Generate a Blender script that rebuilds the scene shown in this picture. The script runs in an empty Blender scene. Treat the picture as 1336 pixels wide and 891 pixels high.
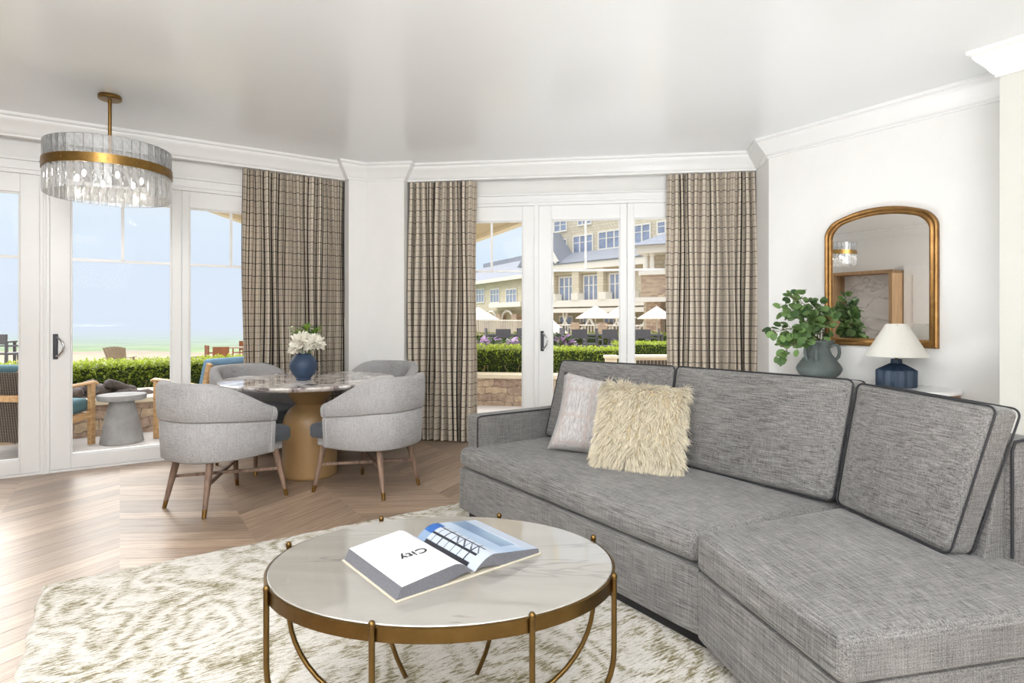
import bpy, bmesh, math, random
from mathutils import Vector, Matrix, Quaternion
from math import sin, cos, pi, radians, sqrt, atan2
random.seed(7)
scene = bpy.context.scene
COL = scene.collection
F, CX, HY, H = 765.0, 668.0, 416.0, 1.22          # focal length in pixels, principal column, horizon row, eye height

def ray(px): return (px - CX) / F
def at(px, py, d): return Vector(((px - CX) * d / F, d, H - (py - HY) * d / F))
def ground(px, py, z=0.0):
    d = F * (H - z) / (py - HY)
    return Vector(((px - CX) * d / F, d, z))

# ------------------------------------------------------------------ mesh builder
class MB:
    def __init__(s, M=None):
        s.v, s.f, s.M, s.uv, s.c = [], [], M, None, None
    def add(s, vs, fs, M=None):
        b = len(s.v)
        for p in vs:
            p = Vector(p)
            if M is not None: p = M @ p
            if s.M is not None: p = s.M @ p if isinstance(s.M, Matrix) else Vector(s.M(*p))
            s.v.append(p)
        s.f += [tuple(b + i for i in f) for f in fs]
        return s
    def box(s, x0, x1, y0, y1, z0, z1, M=None):
        vs = [(x, y, z) for z in (z0, z1) for y in (y0, y1) for x in (x0, x1)]
        return s.add(vs, [(0,2,3,1),(4,5,7,6),(0,1,5,4),(2,6,7,3),(0,4,6,2),(1,3,7,5)], M)
    def hexa(s, c, M=None):   # 4 lower + 4 upper corners, both counter-clockwise
        return s.add(c, [(3,2,1,0),(4,5,6,7),(0,1,5,4),(1,2,6,5),(2,3,7,6),(3,0,4,7)], M)
    def prism(s, poly, z0, z1, M=None):
        n = len(poly)
        vs = [(x, y, z0) for x, y in poly] + [(x, y, z1) for x, y in poly]
        fs = [tuple(range(n))[::-1], tuple(range(n, 2*n))] + [(i, (i+1) % n, n + (i+1) % n, n + i) for i in range(n)]
        return s.add(vs, fs, M)
    def lathe(s, prof, n=32, M=None, a0=0.0, a1=2*pi, flute=None):
        full = abs(a1 - a0 - 2*pi) < 1e-6
        m = n if full else n + 1
        vs, fs = [], []
        for r, z in prof:
            for k in range(m):
                a = a0 + (a1 - a0) * k / n
                rr = r * (flute(a) if flute else 1)
                vs.append((rr * cos(a), rr * sin(a), z))
        for j in range(len(prof) - 1):
            for k in range(n):
                k2 = (k + 1) % m
                fs.append((j*m + k, j*m + k2, (j+1)*m + k2, (j+1)*m + k))
        if full:
            if prof[0][0] > 1e-5: fs.append(tuple(range(m))[::-1])
            if prof[-1][0] > 1e-5: fs.append(tuple((len(prof)-1)*m + k for k in range(m)))
        return s.add(vs, fs, M)
    def tube(s, pts, r, n=8, M=None, closed=False, flat=1.0):
        pts = [Vector(p) for p in pts]
        R = r if isinstance(r, (list, tuple)) else [r] * len(pts)
        N = len(pts)
        vs, fs = [], []
        up = None
        for i, p in enumerate(pts):
            if closed: t = pts[(i+1) % N] - pts[i-1]
            else: t = pts[min(i+1, N-1)] - pts[max(i-1, 0)]
            if t.length < 1e-9: t = Vector((0,0,1))
            t.normalize()
            if up is None:
                up = Vector((0,0,1)) if abs(t.z) < 0.9 else Vector((1,0,0))
            a = t.cross(up); a.normalize(); b = a.cross(t); up = b
            for k in range(n):
                q = 2*pi*k/n
                vs.append(p + (a*cos(q) + b*sin(q)*flat) * R[i])
        L = N if closed else N - 1
        for i in range(L):
            j = (i+1) % N
            for k in range(n):
                k2 = (k+1) % n
                fs.append((i*n+k, i*n+k2, j*n+k2, j*n+k))
        if not closed:
            fs.append(tuple(range(n))[::-1]); fs.append(tuple((N-1)*n+k for k in range(n)))
        return s.add(vs, fs, M)
    def bar(s, a, b, w, h, M=None):          # rectangular bar from a to b
        a, b = Vector(a), Vector(b); t = (b - a).normalized()
        up = Vector((0,0,1)) if abs(t.z) < 0.95 else Vector((0,1,0))
        x = t.cross(up).normalized() * (w/2); y = x.cross(t).normalized() * (h/2)
        return s.hexa([a-x-y, a+x-y, a+x+y, a-x+y, b-x-y, b+x-y, b+x+y, b-x+y], M)
    def sphere(s, c, r, n=12, m=8, M=None):
        r = (r, r, r) if not isinstance(r, (tuple, list)) else r
        vs = [(c[0], c[1], c[2]-r[2])]
        for j in range(1, m):
            th = -pi/2 + pi*j/m
            for k in range(n):
                a = 2*pi*k/n
                vs.append((c[0]+r[0]*cos(th)*cos(a), c[1]+r[1]*cos(th)*sin(a), c[2]+r[2]*sin(th)))
        vs.append((c[0], c[1], c[2]+r[2]))
        fs = []
        for k in range(n): fs.append((0, 1+(k+1)%n, 1+k))
        for j in range(m-2):
            for k in range(n):
                fs.append((1+j*n+k, 1+j*n+(k+1)%n, 1+(j+1)*n+(k+1)%n, 1+(j+1)*n+k))
        e = len(vs)-1
        for k in range(n): fs.append((e, 1+(m-2)*n+k, 1+(m-2)*n+(k+1)%n))
        return s.add(vs, fs, M)
    def build(s, name, mat, parent=None, xf=None, bevel=0, seg=2, smooth=None, sub=0, recalc=True, cols=None, uvs=None):
        me = bpy.data.meshes.new(name)
        inv = xf.inverted() if xf is not None else None
        me.from_pydata([tuple(inv @ p if inv is not None else p) for p in s.v], [], s.f)
        if recalc:
            bm = bmesh.new(); bm.from_mesh(me)
            bmesh.ops.recalc_face_normals(bm, faces=bm.faces); bm.to_mesh(me); bm.free()
        if cols is not None:                     # one colour per face
            at_ = me.color_attributes.new('tint', 'FLOAT_COLOR', 'CORNER')
            buf = []
            for p in me.polygons:
                buf += list(cols[p.index]) * p.loop_total
            at_.data.foreach_set('color', buf)
        if uvs is not None:                      # one uv per vertex
            ul = me.uv_layers.new(name='UVMap')
            for l in me.loops: ul.data[l.index].uv = uvs[l.vertex_index]
        if smooth is not None:
            me.polygons.foreach_set('use_smooth', [True]*len(me.polygons))
            if smooth < 179: me.set_sharp_from_angle(angle=radians(smooth))
        me.materials.append(mat)
        o = bpy.data.objects.new(name, me); COL.objects.link(o)
        if parent is not None: o.parent = parent
        if xf is not None: o.matrix_local = xf
        if bevel:
            b = o.modifiers.new('bevel', 'BEVEL'); b.width = bevel; b.segments = seg; b.limit_method = 'ANGLE'; b.angle_limit = radians(35)
        if sub:
            d = o.modifiers.new('sub', 'SUBSURF'); d.levels = sub; d.render_levels = sub
        return o

def tag(o, label, cat, group=None, kind=None):
    o['label'] = label; o['category'] = cat
    if group: o['group'] = group
    if kind: o['kind'] = kind
    return o
def thing(name, label, cat, loc=(0,0,0), rz=0.0, group=None):
    o = bpy.data.objects.new(name, None); COL.objects.link(o)
    o.empty_display_size = 0.1
    o.location = loc; o.rotation_euler = (0, 0, rz)
    return tag(o, label, cat, group)
def structure(o): o['kind'] = 'structure'; return o
def dup(root, loc, rz, label=None, group=None):
    r = root.copy(); COL.objects.link(r); r.location = loc; r.rotation_euler = (0, 0, rz)
    if label: r['label'] = label
    if group: r['group'] = group
    for ch in list(root.children):
        c = ch.copy(); COL.objects.link(c); c.parent = r
        for g in list(ch.children):
            d = g.copy(); COL.objects.link(d); d.parent = c
    return r

# rounded, puffed hexahedral cushion: corners are 4 at w=-1 then 4 at w=+1 (u,v order --,+-,++,-+)
def tri(c, u, v, w):
    a, b, g = (u+1)/2, (v+1)/2, (w+1)/2
    def bil(q): return q[0]*((1-a)*(1-b)) + q[1]*(a*(1-b)) + q[2]*(a*b) + q[3]*((1-a)*b)
    return bil(c[:4])*(1-g) + bil(c[4:])*g
def cushion(mb, c, r=0.03, puff=0.02, n=14, puff_back=None, M=None, wob=0.0, seed=0):
    c = [Vector(p) for p in c]
    lx = (c[1]-c[0]).length; ly = (c[3]-c[0]).length; lz = (c[4]-c[0]).length
    L = (lx/2, ly/2, lz/2); r = min(r, min(L)*0.98)
    rnd = random.Random(seed)
    ph = [rnd.uniform(0, 6.28) for _ in range(6)]
    idx, vs, fs = {}, [], []
    ts = [-1 + 2*i/n for i in range(n+1)]
    # cluster samples near the edges
    def sp(t, Lk):
        e = 1 - r/Lk
        return t
    def vert(i, j, k):
        key = (i, j, k)
        if key in idx: return idx[key]
        q = []
        for t, Lk in zip((i, j, k), L):
            x = -1 + 2*t/n
            x = math.copysign(abs(x)**0.55, x) if x else 0.0
            q.append(x*Lk)
        inner = [max(-Lk + r, min(Lk - r, x)) for x, Lk in zip(q, L)]
        d = Vector([x - y for x, y in zip(q, inner)])
        if d.length > 1e-9: d = d.normalized() * r
        p = [y + e for y, e in zip(inner, d)]
        u, v, w = p[0]/L[0], p[1]/L[1], p[2]/L[2]
        pu = puff if w > 0 else (puff if puff_back is None else puff_back)
        dz = pu * max(0, 1-u*u)**0.8 * max(0, 1-v*v)**0.8 * (1 if w > 0 else -1) * min(1, abs(w)*1.5)
        if wob: dz += wob * (sin(u*5+ph[0])*sin(v*4+ph[1]) + 0.5*sin(u*11+ph[2]+v*3)) * (1 if w > 0 else 0)*(1-u*u)*(1-v*v)
        w2 = w + dz / L[2]
        idx[key] = len(vs); vs.append(tri(c, u, v, w2))
        return idx[key]
    for a in range(n):
        for b in range(n):
            for k in (0, n):
                fs.append((vert(a,b,k), vert(a+1,b,k), vert(a+1,b+1,k), vert(a,b+1,k)))
                fs.append((vert(a,k,b), vert(a+1,k,b), vert(a+1,k,b+1), vert(a,k,b+1)))
                fs.append((vert(k,a,b), vert(k,a+1,b), vert(k,a+1,b+1), vert(k,a,b+1)))
    return mb.add(vs, fs, M)
def piping_loop(c, w, inset=0.0, r=0.03, m=5):
    """points around the (rounded) rectangle of the w face"""
    c = [Vector(p) for p in c]
    lx = (c[1]-c[0]).length/2; ly = (c[3]-c[0]).length/2
    pts = []
    for sx, sy, a0 in ((1,1,0),(-1,1,90),(-1,-1,180),(1,-1,270)):
        for k in range(m+1):
            a = radians(a0 + 90*k/m)
            x = sx*(lx-r) + r*cos(a); y = sy*(ly-r) + r*sin(a)
            pts.append(tri(c, x/lx, y/ly, w))
        # long sides get a few more points
    return pts

# ------------------------------------------------------------------ materials
def newmat(name):
    m = bpy.data.materials.new(name); m.use_nodes = True
    nt = m.node_tree; b = nt.nodes['Principled BSDF']
    return m, nt, b
def node(nt, t, **kw):
    n = nt.nodes.new(t)
    for k, v in kw.items():
        if k in n.inputs: n.inputs[k].default_value = v
        else: setattr(n, k, v)
    return n
def ramp(nt, stops, fac, interp='LINEAR'):
    r = nt.nodes.new('ShaderNodeValToRGB'); r.color_ramp.interpolation = interp
    e = r.color_ramp.elements
    while len(e) < len(stops): e.new(0.5)
    for q, (p, c) in zip(e, stops):
        q.position = p; q.color = (*c, 1) if len(c) == 3 else c
    nt.links.new(fac, r.inputs['Fac']); return r
def coords(nt, kind='Object', scale=(1,1,1), rot=(0,0,0)):
    tc = nt.nodes.new('ShaderNodeTexCoord'); mp = nt.nodes.new('ShaderNodeMapping')
    mp.inputs['Scale'].default_value = scale; mp.inputs['Rotation'].default_value = rot
    nt.links.new(tc.outputs[kind], mp.inputs['Vector']); return mp.outputs['Vector']
def noise(nt, vec, scale=5, detail=4, rough=0.5, dist=0):
    n = nt.nodes.new('ShaderNodeTexNoise')
    n.inputs['Scale'].default_value = scale; n.inputs['Detail'].default_value = detail
    n.inputs['Roughness'].default_value = rough; n.inputs['Distortion'].default_value = dist
    if vec is not None: nt.links.new(vec, n.inputs['Vector'])
    return n.outputs['Fac']
def math_(nt, op, a, b=None):
    n = nt.nodes.new('ShaderNodeMath'); n.operation = op
    for i, x in enumerate((a, b)):
        if x is None: continue
        if isinstance(x, (int, float)): n.inputs[i].default_value = x
        else: nt.links.new(x, n.inputs[i])
    return n.outputs[0]
def mix(nt, fac, a, b, blend='MIX'):
    n = nt.nodes.new('ShaderNodeMix'); n.data_type = 'RGBA'; n.blend_type = blend
    for i, x in ((0, fac), (6, a), (7, b)):
        if isinstance(x, (int, float)): n.inputs[i].default_value = x
        elif isinstance(x, tuple): n.inputs[i].default_value = (*x, 1) if len(x) == 3 else x
        else: nt.links.new(x, n.inputs[i])
    return n.outputs[2]
def bump(nt, b, h, strength=0.3, dist=0.01):
    n = nt.nodes.new('ShaderNodeBump'); n.inputs['Strength'].default_value = strength; n.inputs['Distance'].default_value = dist
    nt.links.new(h, n.inputs['Height']); nt.links.new(n.outputs[0], b.inputs['Normal'])
def setb(b, color=None, rough=None, metal=None, spec=None):
    if color is not None: b.inputs['Base Color'].default_value = (*color, 1)
    if rough is not None: b.inputs['Roughness'].default_value = rough
    if metal is not None: b.inputs['Metallic'].default_value = metal
    if spec is not None: b.inputs['Specular IOR Level'].default_value = spec
def S(r, g, b):                      # sRGB 0-255 -> linear
    f = lambda c: (c/255/12.92) if c/255 <= 0.04045 else ((c/255+0.055)/1.055)**2.4
    return (f(r), f(g), f(b))
def plain(name, col, rough=0.5, metal=0.0, spec=0.5, var=0.06, scale=6.0, bmp=0.0):
    """a colour with faint procedural variation"""
    m, nt, b = newmat(name); setb(b, col, rough, metal, spec)
    v = noise(nt, coords(nt), scale, 5, 0.6)
    r = ramp(nt, [(0.3, tuple(c*(1-var) for c in col)), (0.7, tuple(min(1, c*(1+var)) for c in col))], v)
    nt.links.new(r.outputs[0], b.inputs['Base Color'])
    if bmp: bump(nt, b, v, bmp, 0.01)
    return m
def fabric(name, dark, light, s=1.0, bmp=0.35, rough=0.95, mid=0.5, width=0.22):
    m, nt, b = newmat(name); setb(b, light, rough, 0, 0.2)
    n1 = noise(nt, coords(nt, scale=(9*s, 260*s, 260*s)), 1.0, 3, 0.6)
    n2 = noise(nt, coords(nt, scale=(260*s, 9*s, 260*s)), 1.0, 3, 0.6)
    n3 = noise(nt, coords(nt, scale=(260*s, 260*s, 9*s)), 1.0, 3, 0.6)
    big = noise(nt, coords(nt), 3.0, 3, 0.5)
    h = math_(nt, 'ADD', math_(nt, 'MULTIPLY', n1, 0.5), math_(nt, 'MULTIPLY', math_(nt, 'ADD', n2, n3), 0.25))
    h2 = math_(nt, 'ADD', h, math_(nt, 'MULTIPLY', math_(nt, 'SUBTRACT', big, 0.5), 0.12))
    r = ramp(nt, [(mid-width/2, dark), (mid+width/2, light)], h2)
    nt.links.new(r.outputs[0], b.inputs['Base Color'])
    b.inputs['Sheen Weight'].default_value = 0.15
    bump(nt, b, h, bmp, 0.004)
    return m
def wood(name, dark, light, axis='x', rough=0.4, s=1.0):
    m, nt, b = newmat(name); setb(b, light, rough, 0, 0.4)
    sc = {'x': (1.5, 22, 22), 'y': (22, 1.5, 22), 'z': (22, 22, 1.5)}[axis]
    n = noise(nt, coords(nt, scale=tuple(k*s for k in sc)), 1.5, 5, 0.6, 0.4)
    r = ramp(nt, [(0.3, dark), (0.68, light)], n)
    nt.links.new(r.outputs[0], b.inputs['Base Color']); bump(nt, b, n, 0.08, 0.003)
    return m
def tinted(name, rough=0.6, spec=0.3, metal=0.0, sheen=0.0, trans=0.0):
    m, nt, b = newmat(name); setb(b, (1,1,1), rough, metal, spec)
    a = nt.nodes.new('ShaderNodeVertexColor'); a.layer_name = 'tint'
    nt.links.new(a.outputs['Color'], b.inputs['Base Color'])
    if sheen: b.inputs['Sheen Weight'].default_value = sheen
    if trans:
        t = nt.nodes.new('ShaderNodeBsdfTranslucent'); nt.links.new(a.outputs['Color'], t.inputs['Color'])
        mx = nt.nodes.new('ShaderNodeMixShader'); mx.inputs[0].default_value = trans
        out = nt.nodes['Material Output']
        nt.links.new(b.outputs[0], mx.inputs[1]); nt.links.new(t.outputs[0], mx.inputs[2]); nt.links.new(mx.outputs[0], out.inputs['Surface'])
    return m

WHITE = plain('white_trim_paint', S(238,238,237), 0.35, var=0.01)
WALL = plain('white_wall_paint', S(237,236,234), 0.75, spec=0.25, var=0.012)
CEIL = plain('satin_ceiling_paint', S(237,239,240), 0.22, spec=0.6, var=0.008, scale=1.5)
BRASS = plain('aged_brass', S(134,104,58), 0.3, 1.0, var=0.15, scale=20)
DKBRASS = plain('bronze_rim', S(108,84,48), 0.32, 1.0, var=0.15, scale=20)
BLACK = plain('black_trim', S(30,30,33), 0.6, var=0.1)
CHROME = plain('brushed_chrome', S(190,190,192), 0.2, 1.0, var=0.05)
SOFA = fabric('grey_slub_linen', S(52,51,51), S(148,145,142), s=1.1, mid=0.5, width=0.29)
PIPE = plain('charcoal_piping', S(38,38,42), 0.7, var=0.1)

def glass_mat():
    m, nt, b = newmat('window_glass')
    nt.nodes.remove(b); out = nt.nodes['Material Output']
    t = nt.nodes.new('ShaderNodeBsdfTransparent'); t.inputs[0].default_value = (0.985, 0.99, 0.99, 1)
    g = nt.nodes.new('ShaderNodeBsdfGlossy'); g.inputs['Roughness'].default_value = 0.0
    fr = nt.nodes.new('ShaderNodeFresnel'); fr.inputs[0].default_value = 1.35
    mx = nt.nodes.new('ShaderNodeMixShader')
    nt.links.new(math_(nt, 'MULTIPLY', fr.outputs[0], 0.2), mx.inputs[0])
    nt.links.new(t.outputs[0], mx.inputs[1]); nt.links.new(g.outputs[0], mx.inputs[2]); nt.links.new(mx.outputs[0], out.inputs['Surface'])
    return m
GLASS = glass_mat()
# ------------------------------------------------------------------ plan of the room
U1, N1 = Vector((0.8312, 0.5560, 0)), Vector((0.5560, -0.8312, 0))     # left glazed wall: along it / into the room
U2, N2 = Vector((0.9905, -0.1374, 0)), Vector((-0.1374, -0.9905, 0))   # middle glazed wall
N3, U3 = Vector((0.8312, 0.5560, 0)), Vector((0.5560, -0.8312, 0))     # right wall: outwards / towards the camera
D1, D2, D3, D3C, DOPP, DREAR = -5.88, -5.81, 4.61, 4.153, -1.70, 3.0
CH = 2.75
def left(t, o, z): return N1*(D1 + o) + U1*t + Vector((0,0,z))
def mid(t, o, z): return N2*(D2 + o) + U2*t + Vector((0,0,z))
def right(t, o, z): return N3*(D3 - o) + U3*t + Vector((0,0,z))
def opp(t, o, z): return N3*(DOPP + o) + U3*t + Vector((0,0,z))
def tl(px, o=0.0):
    r = ray(px); d = (D1+o) / (N1.x*r + N1.y); return d*(U1.x*r + U1.y)
def tm(px, o=0.0):
    r = ray(px); d = (D2+o) / (N2.x*r + N2.y); return d*(U2.x*r + U2.y)
def isect(na, da, nb, db):
    det = na.x*nb.y - na.y*nb.x
    return Vector(((da*nb.y - na.y*db)/det, (na.x*db - da*nb.x)/det, 0))

cornL = isect(N1, D1+0.12, N3, DOPP)
pierA = Vector((-1.601, 5.752, 0)); pierA0 = isect(N1, D1+0.12, U1, U1.dot(pierA))
pierC = isect(N1, D1+0.21, N2, D2+0.21)
pierB = Vector((-1.069, 5.802, 0)); pierB0 = isect(N2, D2+0.12, U2, U2.dot(pierB))
rEdge = Vector((2.195, 5.011, 0)); rEdge = N3*D3 + U3*U3.dot(rEdge)
rBack = isect(N2, D2+0.12, U2, U2.dot(rEdge)+0.02)
colE = Vector((2.77, 3.33, 0)); colE = N3*D3C + U3*U3.dot(colE)
colB = N3*D3 + U3*U3.dot(colE)
rearR = isect(N1, DREAR, N3, D3C); rearL = isect(N1, DREAR, N3, DOPP)
PATH = [cornL, pierA0, pierA, pierC, pierB, pierB0, rBack, rEdge, colB, colE, rearR, rearL]

# ---- floor: chevron oak boards, seams run along the sofa direction
def build_floor():
    rnd = random.Random(3)
    W = Vector((0.8312, 0.556, 0)); L = Vector((-0.556, 0.8312, 0))
    R, pw, tanA = 0.62, 0.142, math.tan(radians(30))
    me = bpy.data.meshes.new('floor'); bm = bmesh.new()
    ul = bm.loops.layers.uv.new('UVMap'); cl = bm.loops.layers.float_color.new('tint')
    for k in range(-14, 14):
        sgn = 1 if k % 2 else -1
        for j in range(-60, 75):
            s0 = j*pw + (0.05 if k % 2 else 0)
            w0, w1 = k*R, (k+1)*R
            e = R*tanA*sgn
            g = 0.0016
            base = -e/2
            q = [(w0, s0+base+g), (w0, s0+pw+base-g), (w1, s0+pw+base+e-g), (w1, s0+base+e+g)]
            c = rnd.uniform(0.0, 1.0); ou, ov = rnd.uniform(0, 50), rnd.uniform(0, 50)
            vs = [bm.verts.new(W*a + L*b + Vector((0,0,0))) for a, b in q]
            f = bm.faces.new(vs)
            uvs = [(0, 0), (0, pw), (R/cos(radians(30)), pw), (R/cos(radians(30)), 0)]
            for lp, uv in zip(f.loops, uvs):
                lp[ul].uv = (uv[0]+ou, uv[1]+ov); lp[cl] = (c, c, c, 1)
    def clip(pt, n):   # drop what lies on the side n points to
        geo = bm.verts[:] + bm.edges[:] + bm.faces[:]
        bmesh.ops.bisect_plane(bm, geom=geo, plane_co=pt, plane_no=n, clear_outer=True)
    clip(N1*(D1-0.06), -N1); clip(N2*(D2-0.06), -N2); clip(N3*(D3+0.05), N3); clip(N3*(DOPP-0.05), -N3); clip(N1*(DREAR+0.05), N1)
    bmesh.ops.recalc_face_normals(bm, faces=bm.faces)
    for f in bm.faces:
        if f.normal.z < 0: f.normal_flip()
    bm.to_mesh(me); bm.free()
    m, nt, b = newmat('oak_boards'); setb(b, (0.5,0.4,0.3), 0.3, 0, 0.5)
    tc = nt.nodes.new('ShaderNodeTexCoord'); mp = nt.nodes.new('ShaderNodeMapping'); mp.inputs['Scale'].default_value = (2.2, 34, 1)
    nt.links.new(tc.outputs['UV'], mp.inputs['Vector'])
    n = noise(nt, mp.outputs[0], 1.6, 6, 0.65, 0.6)
    r = ramp(nt, [(0.28, S(126,104,88)), (0.5, S(160,139,119)), (0.75, S(186,167,147))], n)
    vc = nt.nodes.new('ShaderNodeVertexColor'); vc.layer_name = 'tint'
    t = ramp(nt, [(0, (0.72,0.70,0.69)), (1, (1.12,1.10,1.09))], vc.outputs['Color'])
    nt.links.new(mix(nt, 1.0, r.outputs[0], t.outputs[0], 'MULTIPLY'), b.inputs['Base Color'])
    rr = nt.nodes.new('ShaderNodeMapRange'); rr.inputs['To Min'].default_value = 0.26; rr.inputs['To Max'].default_value = 0.42
    nt.links.new(n, rr.inputs['Value']); nt.links.new(rr.outputs[0], b.inputs['Roughness'])
    bump(nt, b, n, 0.10, 0.004)
    me.materials.append(m)
    o = bpy.data.objects.new('floor', me); COL.objects.link(o); structure(o)
    sb = MB(); sb.prism([(p.x, p.y) for p in [cornL - N1*0.15 - N3*0.1, isect(N1, D1-0.06, N2, D2-0.06), isect(N2, D2-0.06, N3, D3+0.1), rearR + N1*0.1 + N3*0.6, rearL + N1*0.1 - N3*0.1]], -0.12, -0.004)
    structure(sb.build('floor_slab', plain('subfloor', S(120,100,84), 0.8)))
build_floor()

# ---- ceiling
cb = MB()
poly = [isect(N1, D1-0.2, N3, DOPP-0.2), isect(N1, D1-0.2, N2, D2-0.2), isect(N2, D2-0.2, N3, D3+0.8), isect(N3, D3+0.8, N1, DREAR+0.2), isect(N1, DREAR+0.2, N3, DOPP-0.2)]
cb.prism([(p.x, p.y) for p in poly], CH, CH+0.15)
structure(cb.build('ceiling', CEIL))

# ---- crown moulding swept round the room, mitred
def sweep(mb, path, prof, closed=True):
    n = len(path); rings = []
    for i, p in enumerate(path):
        a = (p - path[i-1]); b = (path[(i+1) % n] - p)
        if not closed and i == 0: a = b
        if not closed and i == n-1: b = a
        a = a.normalized(); b = b.normalized()
        na, nb = Vector((a.y, -a.x, 0)), Vector((b.y, -b.x, 0))
        m = (na + nb); m = m / max(0.3, m.dot(na))
        rings.append([p + m*o + Vector((0,0,z)) for o, z in prof])
    k = len(prof)
    vs = [q for r in rings for q in r]; fs = []
    for i in range(n if closed else n-1):
        j = (i+1) % n
        for e in range(k):
            e2 = (e+1) % k
            fs.append((i*k+e, i*k+e2, j*k+e2, j*k+e))
    if not closed:
        fs += [tuple(range(k)), tuple((n-1)*k+e for e in range(k))]
    mb.add(vs, fs)
prof = [(0,2.592),(0.016,2.592),(0.016,2.606),(0.026,2.612),(0.034,2.622),(0.042,2.636),(0.055,2.655),(0.074,2.676),(0.09,2.694),(0.098,2.708),(0.1,2.72),(0.112,2.724),(0.12,2.73),(0.12,2.75),(0,2.75)]
cm = MB(); sweep(cm, PATH, prof)
structure(cm.build('trim_1', WHITE, smooth=25))

# ---- walls
def seg_wall(mb, a, b, z0, z1, th):
    d = (b - a).normalized(); out = Vector((-d.y, d.x, 0)) * th
    mb.hexa([a+Vector((0,0,z0)), b+Vector((0,0,z0)), b+out+Vector((0,0,z0)), a+out+Vector((0,0,z0)),
             a+Vector((0,0,z1)), b+Vector((0,0,z1)), b+out+Vector((0,0,z1)), a+out+Vector((0,0,z1))])
TL0, TL1 = tl(0)-1.6, tl(352)
w = MB(left)
tcor = U1.dot(cornL) - 0.05; tpA = U1.dot(pierA)
w.box(tcor, TL0, -0.15, 0.0, 0, 2.46)                       # beyond the doors, out of frame
w.box(tcor, tpA+0.25, -0.15, 0.0, 2.46, CH)                 # header over the doors
w.box(TL1+0.06, tpA+0.25, -0.15, 0.0, 0, 2.46)              # beside the doors, behind the curtain
w.box(tcor, tpA+0.01, 0.085, 0.12, 2.592, CH)               # cornice board
structure(w.build('wall_left', WALL))
TM0, TM1 = tm(588), tm(930)
tpB = U2.dot(pierB); trb = U2.dot(rBack)
w = MB(mid)
w.box(tpB-0.25, trb+0.4, -0.15, 0, 2.46, CH)
w.box(tpB-0.25, TM0-0.06, -0.15, 0, 0, 2.46)
w.box(TM1+0.06, trb+0.4, -0.15, 0, 0, 2.46)
w.box(tpB-0.01, trb+0.02, 0.085, 0.12, 2.592, CH)
structure(w.build('wall_middle', WALL))
w = MB()
oc = isect(N1, D1-0.15, N2, D2-0.15)
pA2 = isect(N1, D1-0.02, U1, tpA); pB2 = isect(N2, D2-0.02, U2, tpB)
w.prism([(p.x, p.y) for p in (pA2, pierA, pierC, pierB, pB2, oc)], 0, CH)
structure(w.build('wall_pier', WALL))
w = MB()
rout = rBack - N2*0.25
w.prism([(p.x, p.y) for p in (rout, rEdge, colB, colB+N3*0.2, rEdge+N3*0.2+Vector((0.1,0.5,0)))], 0, CH)
structure(w.build('wall_right', WALL))
w = MB()
w.prism([(p.x, p.y) for p in (colB+N3*0.2, colE, rearR, rearR+N3*0.65)], 0, CH)
structure(w.build('wall_right_near', plain('toned_down_wall', S(214,213,206), 0.75, spec=0.2, var=0.012)))  # wall white darkened in the colour to offset the strong light here
w = MB(); seg_wall(w, rearR+N3*0.65, rearL-N3*0.15, 0, CH, 0.15)
structure(w.build('wall_rear', WALL))
w = MB(); seg_wall(w, rearL, isect(N1, D1-0.15, N3, DOPP), 0, CH, 0.15)
structure(w.build('wall_opposite', WALL))
bb = MB()
sweep(bb, [pierA0, pierA, pierC, pierB, pierB0], [(0,0),(0.015,0),(0.015,0.12),(0.008,0.135),(0,0.14)], False)
structure(bb.build('baseboard_pier', WHITE))
bb = MB()
sweep(bb, [rEdge, colB, colE, rearR], [(0,0),(0.015,0),(0.015,0.12),(0.008,0.135),(0,0.14)], False)
structure(bb.build('baseboard_right', WHITE))

# ---- glazed doors
def glazed(name, fm, t0, t1, g0, g1, munt=True, handle=None, vm=None):
    Z0, Z1, GB, GT, MZ = 0.02, 2.345, 0.127, 2.20, 1.70
    b = MB(fm)
    b.box(t0, g0, -0.045, 0.0, Z0, Z1); b.box(g1, t1, -0.045, 0.0, Z0, Z1)
    b.box(g0, g1, -0.045, 0.0, Z0, GB); b.box(g0, g1, -0.045, 0.0, GT, Z1)
    for a in (0,):     # glazing beads
        b.box(g0, g0+0.012, -0.04, -0.012, GB, GT); b.box(g1-0.012, g1, -0.04, -0.012, GB, GT)
        b.box(g0, g1, -0.04, -0.012, GB, GB+0.012); b.box(g0, g1, -0.04, -0.012, GT-0.012, GT)
    fr = structure(b.build(name, WHITE, bevel=0.004))
    p = MB(fm); p.add([(g0,-0.025,GB),(g1,-0.025,GB),(g1,-0.025,GT),(g0,-0.025,GT)], [(0,1,2,3)])
    p.build('glass_pane', GLASS, fr)
    q = MB(fm); q.box(g0, g1, -0.034, -0.016, MZ-0.011, MZ+0.011)
    if vm is not None: q.box(vm-0.011, vm+0.011, -0.034, -0.016, MZ, GT)
    q.build('muntin', WHITE, fr)
    if handle is not None:
        h = MB(fm); h.box(handle-0.016, handle+0.016, 0.0, 0.012, 0.90, 1.10)
        ho = h.build('handle_plate', plain('dark_handle', S(52,52,56), 0.35, 0.6), fr, bevel=0.004)
        g = MB(fm)
        g.tube([(handle+0.004, 0.01, 1.075), (handle+0.02, 0.035, 1.07), (handle+0.045, 0.052, 1.04), (handle+0.055, 0.056, 1.0), (handle+0.045, 0.052, 0.96), (handle+0.02, 0.035, 0.93), (handle+0.004, 0.01, 0.925)], 0.0075, 10)
        g.build('grip', CHROME, ho, smooth=60)
    return fr
glazed('door_1', left, TL0+0.06, tl(52), TL0+0.16, tl(26), vm=tl(-60))
glazed('door_2', left, tl(65), tl(237)-0.002, tl(92), tl(224), handle=tl(72.5), vm=tl(160))
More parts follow.
